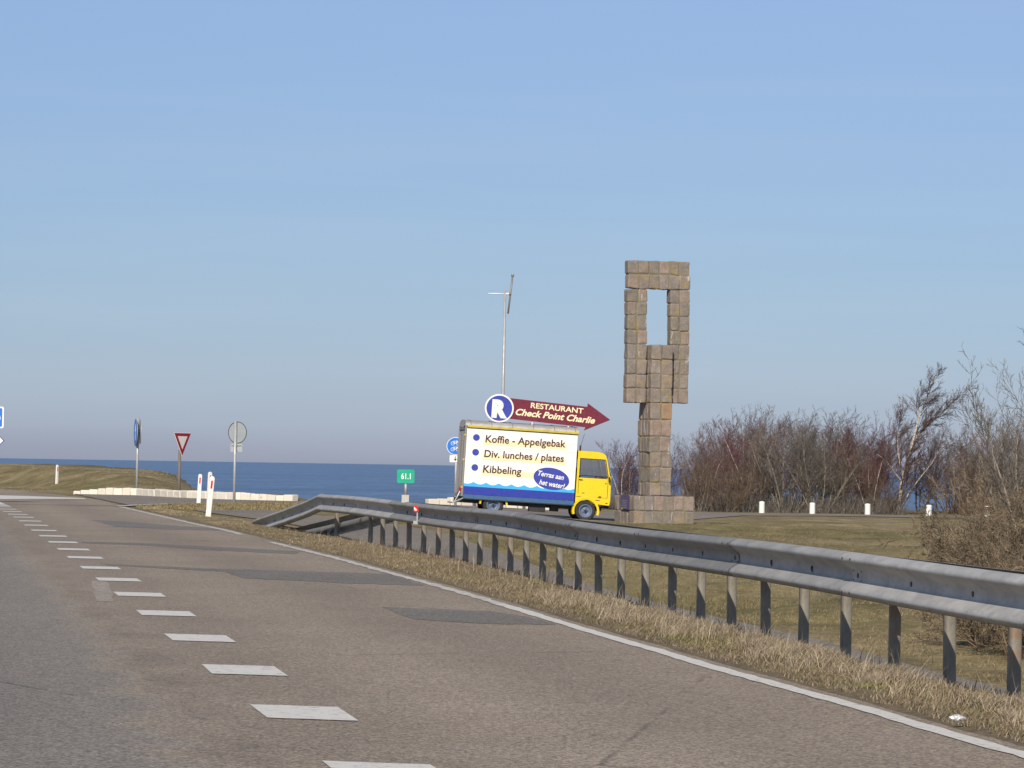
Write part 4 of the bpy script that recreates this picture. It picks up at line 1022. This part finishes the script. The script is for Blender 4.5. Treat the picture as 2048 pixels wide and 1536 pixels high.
# cab
NS = 8
def cab_outline(g=0.0):
    # (a, height) side outline of the cab, front to the right
    z0 = az(2.38); fr_ = [(3.80, z0), (4.955, z0), (4.985, az(2.2)), (4.975, az(1.55)), (4.94, az(1.40)), (4.80, az(0.78)), (4.74, az(0.64)), (4.64, az(0.57)), (4.45, az(0.54)), (3.80, az(0.53))]
    return fr_
out = cab_outline()
wx, wz = 4.17, az(2.6); ra = 0.43
# lower wing with wheel cut-out: build side wall polygon with the arch cut
arcp = [(wx+ra*math.cos(R(a)), wz+ra*math.sin(R(a))) for a in range(15, 166, 10)]
arcp = [(x, z_) for x, z_ in arcp if z_ > az(2.38)]
side_poly = [(3.80, az(2.38))]+arcp[::-1]+out[1:4]+[(4.975, az(1.46)), (3.80, az(1.46))]
yC = 0.04
def mirror_y(y): return WB-y
m_ = MB()
for y in (yC, WB-yC-0.03):
    m_.prism([(x, y, z_) for x, z_ in side_poly], (0, 0.03, 0))
# pillars (window opening a 3.90-4.72, b .82-1.36)
for y in (yC, WB-yC-0.03):
    m_.prism([(3.80, y, az(1.46)), (3.88, y, az(1.46)), (3.88, y, az(0.55)), (3.80, y, az(0.53))], (0, 0.03, 0))
    m_.prism([(4.88, y, az(1.46)), (4.975, y, az(1.46)), (4.94, y, az(1.40)), (4.80, y, az(0.78)), (4.72, y, az(0.78)), (4.84, y, az(1.36))], (0, 0.03, 0))
    m_.prism([(3.88, y, az(0.80)), (4.80, y, az(0.80)), (4.74, y, az(0.64)), (4.64, y, az(0.57)), (4.45, y, az(0.54)), (3.88, y, az(0.535))], (0, 0.03, 0))
# front wall, roof, back, floor
fpts = [(4.955, az(2.38)), (4.985, az(2.2)), (4.975, az(1.46))]
m_.grid([[(x, y, z_) for x, z_ in fpts] for y in (yC, WB-yC)], flip=True)
rpts = [(4.80, az(0.80)), (4.74, az(0.64)), (4.64, az(0.57)), (4.45, az(0.54)), (3.80, az(0.53))]
m_.grid([[(x, y, z_) for x, z_ in rpts] for y in (yC, WB-yC)], flip=True)
m_.box((4.9, WB/2, az(1.42)), (0.16, WB-2*yC-0.07, 0.12))
cab = m_.build('cab', M['yellow'], lorry, bevel=0.012)
m_ = MB(); m_.box((3.80, WB/2, az(2.0)), (0.03, WB-0.2, 0.75)); m_.box((4.35, WB/2, az(2.36)), (1.0, WB-0.2, 0.04)); m_.build('cab_interior', M['black'], cab)
m_ = MB()
for y in (0.55, 1.45): m_.box((4.12, y, az(1.70)), (0.42, 0.5, 0.14)); m_.box((3.92, y, az(1.42)), (0.10, 0.46, 0.6))
m_.build('seats', M['rubber'], cab, bevel=0.04)
m_ = MB(); m_.tube([(4.55+0.05*math.cos(a), 0.55+0.19*math.sin(a), az(1.36)+0.14*math.cos(a)) for a in np.linspace(0, 6.283, 21)], 0.012, 5); m_.build('steering_wheel', M['black'], cab)
for y in (yC+0.012, WB-yC-0.018):
    m_ = MB(); m_.prism([(3.89, y, az(1.40)), (4.86, y, az(1.40)), (4.73, y, az(0.79)), (3.89, y, az(0.79))], (0, 0.006, 0))
    m_.build('side_window', M['glass'], cab)
m_ = MB(); m_.prism([(4.955, yC+.04, az(1.40)), (4.955, WB-yC-.04, az(1.40)), (4.815, WB-yC-.04, az(0.79)), (4.815, yC+.04, az(0.79))], (0.006, 0, 0.001)); m_.build('windscreen', M['glass'], cab)
m_ = MB(); m_.box((3.895, yC+0.008, az(1.10)), (0.03, 0.02, 0.6)); m_.box((4.37, yC+0.006, az(1.385)), (0.98, 0.02, 0.03)); m_.box((4.30, yC+0.006, az(0.80)), (0.86, 0.02, 0.025))
m_.tube([(4.745, yC, az(0.80)), (4.865, yC, az(1.38))], 0.014, 6); m_.build('window_rubber', M['black'], cab)
# door edge lines, handle, sill
m_ = MB(); m_.box((4.87, yC-0.001, az(1.76)), (0.016, 0.004, 0.72)); m_.box((3.875, yC-0.001, az(1.72)), (0.014, 0.004, 0.60)); m_.box((4.40, yC-0.001, az(1.45)), (0.96, 0.004, 0.014)); m_.box((4.70, yC-0.001, az(2.12)), (0.36, 0.004, 0.010)); m_.build('door_gap', M['black'], cab)
m_ = MB()
for (a_, b_, l_, w_) in ((4.55, 2.22, 0.10, 0.02), (4.62, 2.10, 0.06, 0.05), (4.86, 2.30, 0.05, 0.03), (3.90, 2.12, 0.10, 0.015), (4.05, 1.99, 0.06, 0.02), (4.80, 1.62, 0.03, 0.03)):
    m_.prism([(a_+x*l_, yC-0.0015, az(b_)+z_*w_) for x, z_ in ((-1, 0), (-.4, -.9), (.7, -.7), (1, .2), (.2, 1), (-.6, .6))], (0, 0.003, 0))
m_.build('rust_spots', M['rust'], cab)
m_ = MB(); m_.tube([(3.88, yC-0.03, az(1.53)), (4.0, yC-0.03, az(1.535))], 0.012, 6); m_.box((3.94, yC-0.012, az(1.53)), (0.03, 0.03, 0.02)); m_.build('door_handle', M['black'], cab)
m_ = MB(); m_.tube([(4.90, yC-0.02, az(1.42)), (4.915, yC-0.09, az(1.47))], 0.012, 6); m_.box((4.90, yC-0.11, az(1.47)), (0.04, 0.10, 0.19)); m_.build('wing_mirror', M['black'], cab, bevel=0.01)
arch(4.17, 0.385, 0.46, -18, 198, yC-0.015, 0.30, M['yellow'], 'front_mudguard')
m_ = MB(); m_.box((5.0, WB/2, az(2.42)), (0.10, WB-0.1, 0.12)); m_.build('bumper', M['black'], lorry, bevel=0.02)
for y in (0.28, WB-0.28):
    m_ = MB(); m_.tube([(4.97, y, az(2.0)), (5.02, y, az(2.0))], [0.10, 0.085], 16); hl = m_.build('headlight', M['white'], lorry, smooth=False)
m_ = MB(); m_.tube([(3.86, 0.10, az(0.55)), (3.88, 0.10, az(0.36)), (3.98, 0.10, az(-0.05))], 0.008, 4); m_.box((3.87, 0.10, az(0.45)), (0.05, 0.06, 0.2)); m_.build('cab_aerial', M['black'], lorry)
# roof sign: round R board and long arrow
rs = MB(); yS = 0.35
for a, b0_ in ((1.06, -0.27), (2.22, -0.20), (3.45, -0.18)):
    rs.tube([(a, yS+0.03, az(b0_+0.1)), (a, yS+0.03, az(-0.50))], 0.022, 8)
rsn = rs.build('roof_sign_frame', M['white'], lorry)
th = math.atan(0.055)
def sp_(a, b): return (a, b+0.047*(a-1.4))
m_ = MB(); arrow = [(1.25, -0.36-0.765), (4.05, -0.36-0.765), (4.06, -0.485-0.765), (4.86, -0.765+0.005), (3.98, 0.475-0.765), (4.03, 0.355-0.765), (1.25, 0.355-0.765)]
m_.prism([(a, yS-0.01, az(b)) for a, b in [sp_(*q_) for q_ in arrow]][::-1], (0, 0.03, 0)); ab = m_.build('arrow_board', M['maroon'], lorry)
def sign_text(body, a0, a1, b, cap, par, mat, off, rot, nm='lettering', **k):
    a0_, b0_ = sp_(a0, b); m2 = MB(); c_, s_ = math.cos(R(rot)), math.sin(R(rot))
    put_text(m2, body, a1-a0, cap, Vector((a0_, yS-off, az(b0_))), Vector((c_, 0, s_)), Vector((-s_, 0, c_)), 0.002, **k); return m2, nm, mat, par
def serifed(body, a0, a1, b, cap, slant, bold):
    m2, nm, mat, par = sign_text(body, a0, a1, b, cap, ab, M['cream_text'], 0.012, -2.7, shear=slant, bold=bold)
    return m2.build(nm, mat, par)
serifed('RESTAURANT', 2.13, 3.92, -0.875, 0.185, 0, 0.018)
serifed('Check Point Charlie', 1.63, 4.34, -0.575, 0.225, 0.30, 0.028)
m_ = MB(); m_.prism(disc_geo(0.49, yS-0.055, 56, 1.07, az(-0.75)), (0, 0.04, 0)); rb = m_.build('round_board', M['white'], lorry)
m_ = MB(); m_.prism(disc_geo(0.435, yS-0.059, 56, 1.07, az(-0.75)), (0, 0.0035, 0)); m_.build('blue_disc', M['violet_blue'], rb)
m_ = MB(); put_text(m_, 'R', 0.53, 0.56, Vector((0.82, yS-0.060, az(-0.75)-0.285)), X_, Z_, 0.002, bold=0.075); m_.build('lettering', M['white'], rb)

# ------------------------------------------------------------------ white bollards by the side road
BOL = [(1523.5, 1025.5, 'first white bollard from the monument, before bare shrubs'), (1624.5, 1028, 'white bollard between the grey shrubs and the first bollard'),
       (1735, 1030, 'white bollard left of the white birch trunk'), (1857.5, 1032.5, 'white bollard right of the white birch trunk against blue sea'), (1973, 1035, 'banded black and white bollard seen through shrub twigs at right')]
for k, (px, py, lab) in enumerate(BOL):
    Yb2 = 143.4; p = at(px, py, Yb2); z = float(G(p.x, Yb2, False))
    o = empty('bollard', (p.x, Yb2, z), (0, 0, R(10))); tag(o, lab, 'bollard', 'short white bollards along the side road')
    hh = at(px, py-22.5, Yb2).z-z
    m_ = MB(); m_.tube([(0, 0, -0.3), (0, 0, hh*0.93), (0, 0, hh)], [0.125, 0.118, 0.098], 18); m_.build('body', M['white'], o, smooth=False)
    m_ = MB(); m_.tube([(0, 0, hh), (0, 0, hh+0.012)], 0.07, 14); m_.build('cap', M['concrete'], o)
    if k == 4:
        for zz in (0.45, 0.68, 0.88):
            m_ = MB(); m_.tube([(0, 0, hh*zz-0.035), (0, 0, hh*zz+0.035)], 0.128, 18); m_.build('black_band', M['black'], o)

# ------------------------------------------------------------------ bare trees and shrubs
class Tree:
    def __init__(s, seed): s.r = random.Random(seed); s.t = MB(); s.c = MB(); s.buds = []
    def branch(s, p, d, L, r, lv, cfg):
        rr = s.r; nseg = cfg['seg'][lv]; pts = [p]; q = p.copy(); dd = d.normalized(); rad = [r]
        for i in range(nseg):
            w_ = cfg['wob'][lv]; dd = (dd+Vector((rr.gauss(0, w_), rr.gauss(0, w_), rr.gauss(0, w_)))+Vector((cfg['lean'][0], cfg['lean'][1], cfg['up'][lv]))*(1.0/nseg)).normalized()
            q = q+dd*(L/nseg); pts.append(q.copy()); rad.append(r*(1-(i+1)/nseg*cfg['taper'][lv]))
        tgt = s.t if lv <= cfg['trunk_lv'] else s.c
        tgt.tube(pts, rad, cfg['sides'][lv], cap=False)
        if lv+1 < cfg['lv']:
            n = cfg['n'][lv+1]; n = max(1, int(n*rr.uniform(0.75, 1.25)))
            for k in range(n):
                u = cfg['from'][lv]+(1-cfg['from'][lv])*(k+rr.random())/n; f = u*nseg; i = min(nseg-1, int(f)); pp = pts[i].lerp(pts[i+1], f-i)
                t = (pts[i+1]-pts[i]).normalized(); side = Vector((rr.gauss(0, 1), rr.gauss(0, 1), rr.gauss(0, 0.6))); side = (side-t*side.dot(t))
                if side.length < 1e-3: continue
                side.normalize(); a = R(rr.uniform(*cfg['ang'][lv+1])); nd = t*math.cos(a)+side*math.sin(a)
                s.branch(pp, nd, L*cfg['len'][lv+1]*rr.uniform(0.6, 1.2)*(1-0.35*u), max(cfg['rmin'], rad[i]*cfg['rad'][lv+1]), lv+1, cfg)
        elif cfg.get('bud') and rr.random() < cfg['bud']:
            e = pts[-1]; z = cfg['budsize']; v = Vector((rr.gauss(0, 1), rr.gauss(0, 1), rr.gauss(0, 1))).normalized()*z; u2 = v.orthogonal().normalized()*z*0.5
            s.c.add([e-u2, e+v, e+u2, e-v*0.4], [(0, 1, 2), (0, 2, 3)], 1)
def grow(seed, stems, H, cfg, spread, base_r=0.25):
    T = Tree(seed); rr = T.r
    for k in range(stems):
        a = rr.uniform(0, 6.283); rad = base_r*math.sqrt(rr.random()); p = Vector((rad*math.cos(a), rad*math.sin(a), -0.15))
        d = Vector((math.cos(a)*rr.uniform(0.1, 1)*spread, math.sin(a)*rr.uniform(0.1, 1)*spread, 1))
        T.branch(p, d, H*rr.uniform(0.72, 1.05), cfg['r0']*rr.uniform(0.6, 1.1), 0, cfg)
    return T
def cfg_shrub(**k):
    c = dict(lv=4, seg=[6, 4, 3, 2], wob=[.10, .13, .15, .15], up=[.12, .35, .3, .2], lean=(0.10, 0), taper=[.93, .8, .6, .5], sides=[5, 4, 3, 3], trunk_lv=0,
             n=[0, 14, 9, 5], ang=[(0, 0), (20, 45), (20, 50), (20, 50)], len=[1, .42, .45, .5], rad=[1, .5, .5, .6], rmin=0.0048, r0=0.030)
    c['from'] = [.18, .15, .15, .1]; c.update(k); return c
def make_tree(T, name, mats, label, cat, group, loc, rz=0, sc=1.0):
    e = empty(name, loc, (0, 0, rz)); e.scale = (sc, sc, sc); tag(e, label, cat, group)
    T.t.build('trunk', mats[0], e, smooth=True); T.c.build('crown', [mats[1], M['bud']], e, smooth=False); return e
def grow_birch(seed, cfg):
    T = Tree(seed); rr = T.r
    stems = [([(0, 0, -.2), (.03, 0, .5), (.10, .05, 1.0), (.2, .1, 1.55), (.42, .1, 2.3), (.62, 0, 3.1), (.78, -.1, 3.8), (1.05, -.1, 4.6), (1.35, 0, 5.3), (1.68, .05, 6.0)], .115, 24, 1.7),
             ([(.55, .05, 2.9), (.95, .2, 3.5), (1.5, .3, 4.0), (2.1, .35, 4.5), (2.8, .3, 5.1)], .055, 20, 1.3),
             ([(.17, .1, 1.4), (-.15, 0, 1.75), (-.6, -.1, 2.3), (-1.2, -.2, 2.7)], .035, 8, 1.0),
             ([(.2, .1, 1.6), (.05, .3, 2.3), (-.05, .4, 3.2), (.1, .4, 4.3)], .04, 18, 1.3),
             ([(.85, -.1, 4.0), (.8, -.3, 4.6), (1.0, -.4, 5.4)], .03, 9, 1.0),
             ([(.1, 0, .2), (.45, -.1, .9), (.9, -.1, 1.5), (1.5, 0, 2.2), (2.0, 0, 3.0)], .035, 9, 1.2)]
    for pts, r, n, L in stems:
        pts = [Vector(p) for p in pts]; m = len(pts)-1
        T.t.tube(pts, [r*(1-.88*i/m) for i in range(m+1)], 7, cap=False)
        for k in range(n):
            u = .22+.78*(k+rr.random())/n; f = min(u*m, m-1e-3); i = int(f); pp = pts[i].lerp(pts[i+1], f-i); t = (pts[i+1]-pts[i]).normalized()
            side = Vector((rr.gauss(.25, 1), rr.gauss(0, 1), rr.gauss(0, .5))); side = (side-t*side.dot(t)).normalized(); a = R(rr.uniform(22, 60))
            T.branch(pp, t*math.cos(a)+side*math.sin(a), L*rr.uniform(.6, 1.15)*(1-.35*u), max(.012, r*.4*(1-.7*u)), 1, cfg)
    return T
protos = {}
def proto(key):
    if key in protos: return copy_tree(protos[key])
    o = BUILD[key](); protos[key] = o; return o
BUILD = {
 'red': lambda: make_tree(grow(3, 12, 3.5, cfg_shrub(), 0.42, 0.5), 'bare_shrub', (M['bark_brown'], M['twig_red']), 'x', 'shrub', 'g', (0, 0, 0)),
 'red2': lambda: make_tree(grow(8, 13, 3.2, cfg_shrub(n=[0, 14, 9, 4]), 0.55, 0.7), 'bare_shrub', (M['bark_brown'], M['twig_red']), 'x', 'shrub', 'g', (0, 0, 0)),
 'brown': lambda: make_tree(grow(4, 14, 2.9, cfg_shrub(up=[.05, .2, .1, .0], n=[0, 13, 9, 4]), 0.75, 0.6), 'bare_shrub', (M['bark_grey'], M['twig_brown']), 'x', 'shrub', 'g', (0, 0, 0)),
 'grey': lambda: make_tree(grow(5, 13, 3.7, cfg_shrub(up=[.1, .15, .1, .0], r0=0.04, wob=[.08, .1, .12, .12]), 0.9, 0.4), 'bare_shrub', (M['bark_grey'], M['twig_grey']), 'x', 'shrub', 'g', (0, 0, 0)),
 'tallgrey': lambda: make_tree(grow(6, 4, 4.9, cfg_shrub(n=[0, 18, 10, 5], r0=0.05, len=[1, .34, .42, .5]), 0.3, 0.3), 'bare_tree', (M['bark_grey'], M['twig_grey']), 'x', 'tree', 'g', (0, 0, 0)),
 'tallred': lambda: make_tree(grow(12, 5, 4.6, cfg_shrub(n=[0, 18, 10, 5], r0=0.045, len=[1, .34, .42, .5], lean=(.02, 0)), 0.3, 0.4), 'bare_tree', (M['bark_birch'], M['twig_red']), 'x', 'tree', 'g', (0, 0, 0)),
 'birch': lambda: make_tree(grow_birch(21, cfg_shrub(n=[0, 0, 14, 7], len=[1, .5, .5, .5], lean=(.16, 0), up=[.2, .3, .1, .0], rmin=.0052)), 'bare_tree', (M['bark_birch'], M['twig_dark']), 'x', 'tree', 'g', (0, 0, 0)),
}
BUILD['brown2'] = lambda: make_tree(grow(44, 16, 2.3, cfg_shrub(up=[.0, .1, .05, .0], n=[0, 12, 8, 4]), 1.0, 0.8), 'bare_shrub', (M['bark_brown'], M['twig_brown']), 'x', 'shrub', 'g', (0, 0, 0))
# (kind, photo x of the foot, distance, height factor, label)
TR = [
 ('red', 1168, 150, .62, 'low reddish shrub whose top shows over the lorry cab roof'),
 ('tallgrey', 1228, 150, .72, 'thin upright grey tree right beside the lorry cab'),
 ('red2', 1215, 154, .85, 'red twigged shrub behind the lorry windscreen'),
 ('tallred', 1250, 149, .70, 'pale stemmed birch just left of the monument column'),
 ('red', 1275, 153, .92, 'red twigged shrub behind the left end of the plinth'),
 ('tallgrey', 1292, 157, .78, 'slender grey tree hidden partly behind the monument column'),
 ('red2', 1340, 154, .92, 'red twigged shrub hidden partly by the right of the plinth'),
 ('tallgrey', 1368, 151, .75, 'upright grey tree just right of the monument column'),
 ('brown', 1392, 146, .90, 'brown shrub at the right end of the plinth by the road'),
 ('tallgrey', 1408, 155, .86, 'taller grey twig tree right of the plinth edge'),
 ('brown2', 1440, 146, 1.0, 'low spreading brown shrub between plinth and first bollard'),
 ('tallred', 1424, 149, .72, 'pale trunked birch with forked stem right of the plinth'),
 ('red', 1458, 153, 1.05, 'red twigged shrub left of the first bollard'),
 ('tallgrey', 1488, 152, 1.0, 'tall grey tree with dense top left of the first bollard'),
 ('brown', 1480, 147, .85, 'brown brush just left of the first bollard'),
 ('red2', 1520, 155, 1.15, 'red haze shrub directly behind the first bollard'),
 ('tallred', 1518, 148, .82, 'crooked pale birch rising just behind the first bollard'),
 ('grey', 1572, 147, .95, 'spreading silvery grey shrub between first and second bollards'),
 ('tallgrey', 1600, 154, .97, 'dense topped tree between first and second bollards'),
 ('grey', 1640, 147, 1.02, 'fan shaped grey shrub behind the second bollard'),
 ('red2', 1588, 157, 1.15, 'reddish shrub far behind the silvery spreading one'),
 ('tallgrey', 1660, 156, .90, 'grey tree behind the fan shaped grey shrub'),
 ('brown', 1692, 148, 1.0, 'brown shrub midway between second and third bollards'),
 ('tallred', 1745, 147.5, .62, 'low forked birch stem just right of the third bollard'),
 ('red', 1720, 153, 1.12, 'red twigged shrub behind the third bollard'),
 ('red2', 1768, 156, 1.15, 'dark red shrub left behind the white birch'),
 ('birch', 1797, 147, 1.0, 'largest birch with white mottled trunk leaning right in the wind'),
 ('tallgrey', 1838, 151, .92, 'dark grey twiggy tree merging with the crown of the white birch'),
 ('brown2', 1772, 147, .75, 'low brown brush at the foot of the white birch'),
 ('red2', 1480, 158, 1.1, 'dim red shrub far back left of the first bollard'),
 ('grey', 1545, 158, 1.0, 'grey shrub far back between first bollard and silvery shrub'),
 ('red', 1630, 159, 1.05, 'reddish shrub far back above the second bollard'),
 ('grey', 1685, 159, 1.0, 'grey shrub far back left of the third bollard'),
 ('tallgrey', 1715, 158, .8, 'thin grey tree far back above the third bollard'),
 ('grey', 1435, 158, .95, 'grey shrub far back between plinth and forked birch'),
 ('brown2', 1905, 150, 1.1, 'low brown brush right of the fourth bollard'),
 ('red', 1915, 156, .95, 'reddish shrub right of the sea gap behind the road'),
 ('brown', 1945, 148, 1.05, 'brown shrub behind the banded bollard'),
 ('grey', 1985, 150, 1.0, 'grey shrub right behind the banded bollard'),
 ('red2', 2035, 152, 1.1, 'red twigged shrub at the right edge of the photo'),
 ('grey', 2075, 149, 1.1, 'grey shrub cut by the right edge of the photo'),
]
for k, (kind, px, Y, sc, lab) in enumerate(TR):
    p = at(px, 1000, Y); o = proto(kind); o.location = (p.x, Y, float(G(p.x, Y, False))); 
    o.rotation_euler = (0, 0, 0 if kind == 'birch' else random.uniform(-0.6, 0.6)+(0 if k % 2 else 3.0*0)); 
    sc *= 0.93 if kind == 'birch' else (0.88 if px < 1460 else 1.02); o.scale = (sc, sc, sc*random.uniform(0.98, 1.08))
    o['label'] = lab; o['group'] = 'bare trees and shrubs in a row behind the side road'
# brush along the shore behind the trees
def brush(name, n, xa, xb, ya, yb, h, mat, label, seed=5):
    rr = random.Random(seed); m_ = MB()
    for _ in range(n):
        x = rr.uniform(xa, xb); y = rr.uniform(ya, yb); z = float(G(x, y, False)); hh = h*rr.uniform(.4, 1.1); d = Vector((rr.gauss(.1, .3), rr.gauss(0, .3), 1)).normalized()
        p = Vector((x, y, z-.05)); q = p+d*hh*.5; q2 = q+(d+Vector((rr.gauss(0, .3), rr.gauss(0, .3), 0))).normalized()*hh*.5
        m_.tube([p, q, q2], [.009, .007, .004], 3, cap=False)
    return tag(m_.build(name, mat), label, 'undergrowth', kind='stuff')
brush('undergrowth', 7000, 3.2, 17.0, 145.3, 153, 0.85, M['twig_grey'], 'low tangled brown undergrowth along the foot of the far shrubs')
brush('undergrowth', 3500, 19.5, 30.0, 145.3, 153, 1.2, M['twig_brown'], 'low tangled undergrowth at the right end of the shrub row', 6)

# near bushes on the right beyond the cycle path
cfgN = cfg_shrub(n=[0, 13, 8, 5], rmin=0.0028, r0=0.014, up=[-.02, .05, .0, -.05], lean=(0, 0), wob=[.13, .17, .2, .2], len=[1, .42, .42, .45], ang=[(0, 0), (25, 60), (25, 60), (25, 60)], bud=0.02, budsize=0.012)
nb = None
NB = [(2005, 1322, 37.5, 1.08, 'nearest tangled brown bush beyond the cycle path, lowest at right'), (2095, 1345, 35.5, 1.35, 'tangled bush cut by the right edge below the guard rail'),
      (1925, 1215, 50, 0.62, 'low brown bramble bush on the bank, left end of the near thicket'), (2045, 1200, 50, 1.6, 'dense bush standing above the guard rail at far right'), (2060, 1130, 66, 1.9, 'tall reddish brown bush at right behind the near thicket'),
      (1990, 1085, 80, 0.6, 'smaller brown bush on the field edge before the banded bollard')]
for k, (px, py, Y, sc, lab) in enumerate(NB):
    p = at(px, py, Y); z = float(G(p.x, Y, False))
    if nb is None:
        nb = make_tree(grow(77, 30, 1.05, cfgN, 1.15, 0.35), 'thicket_bush', (M['bark_brown'], M['twig_olive']), lab, 'bush', 'tangled bushes on the bank at the right', (p.x, Y, z), 0.3, sc); o = nb
    else: o = copy_tree(nb); o['label'] = lab
    o.location = (p.x, Y, z); o.rotation_euler = (0, 0, k*1.3); o.scale = (sc, sc, sc)
cfgT = cfg_shrub(n=[0, 12, 8, 4], rmin=0.005, r0=0.04, up=[.15, .45, .35, .2], lean=(-.05, 0), len=[1, .4, .42, .5])
NT_ = [(2012, 70, .88, 'tall bare tree with upright forked twigs near the right edge'), (2085, 62, 1.0, 'tallest bare tree cut off by the right edge of the photo')]
t1 = make_tree(grow(91, 6, 3.9, cfgT, 0.30, 0.4), 'bare_tree', (M['bark_grey'], M['twig_grey']), NT_[0][3], 'tree', 'bare trees at the right edge', (0, 0, 0))
t2 = copy_tree(t1)
for o, (px, Y, sc, lab) in zip((t1, t2), NT_):
    p = at(px, 1050, Y); o.location = (p.x, Y, float(G(p.x, Y, False))); o.scale = (sc, sc, sc); o['label'] = lab
t2.rotation_euler = (0, 0, 2.2)
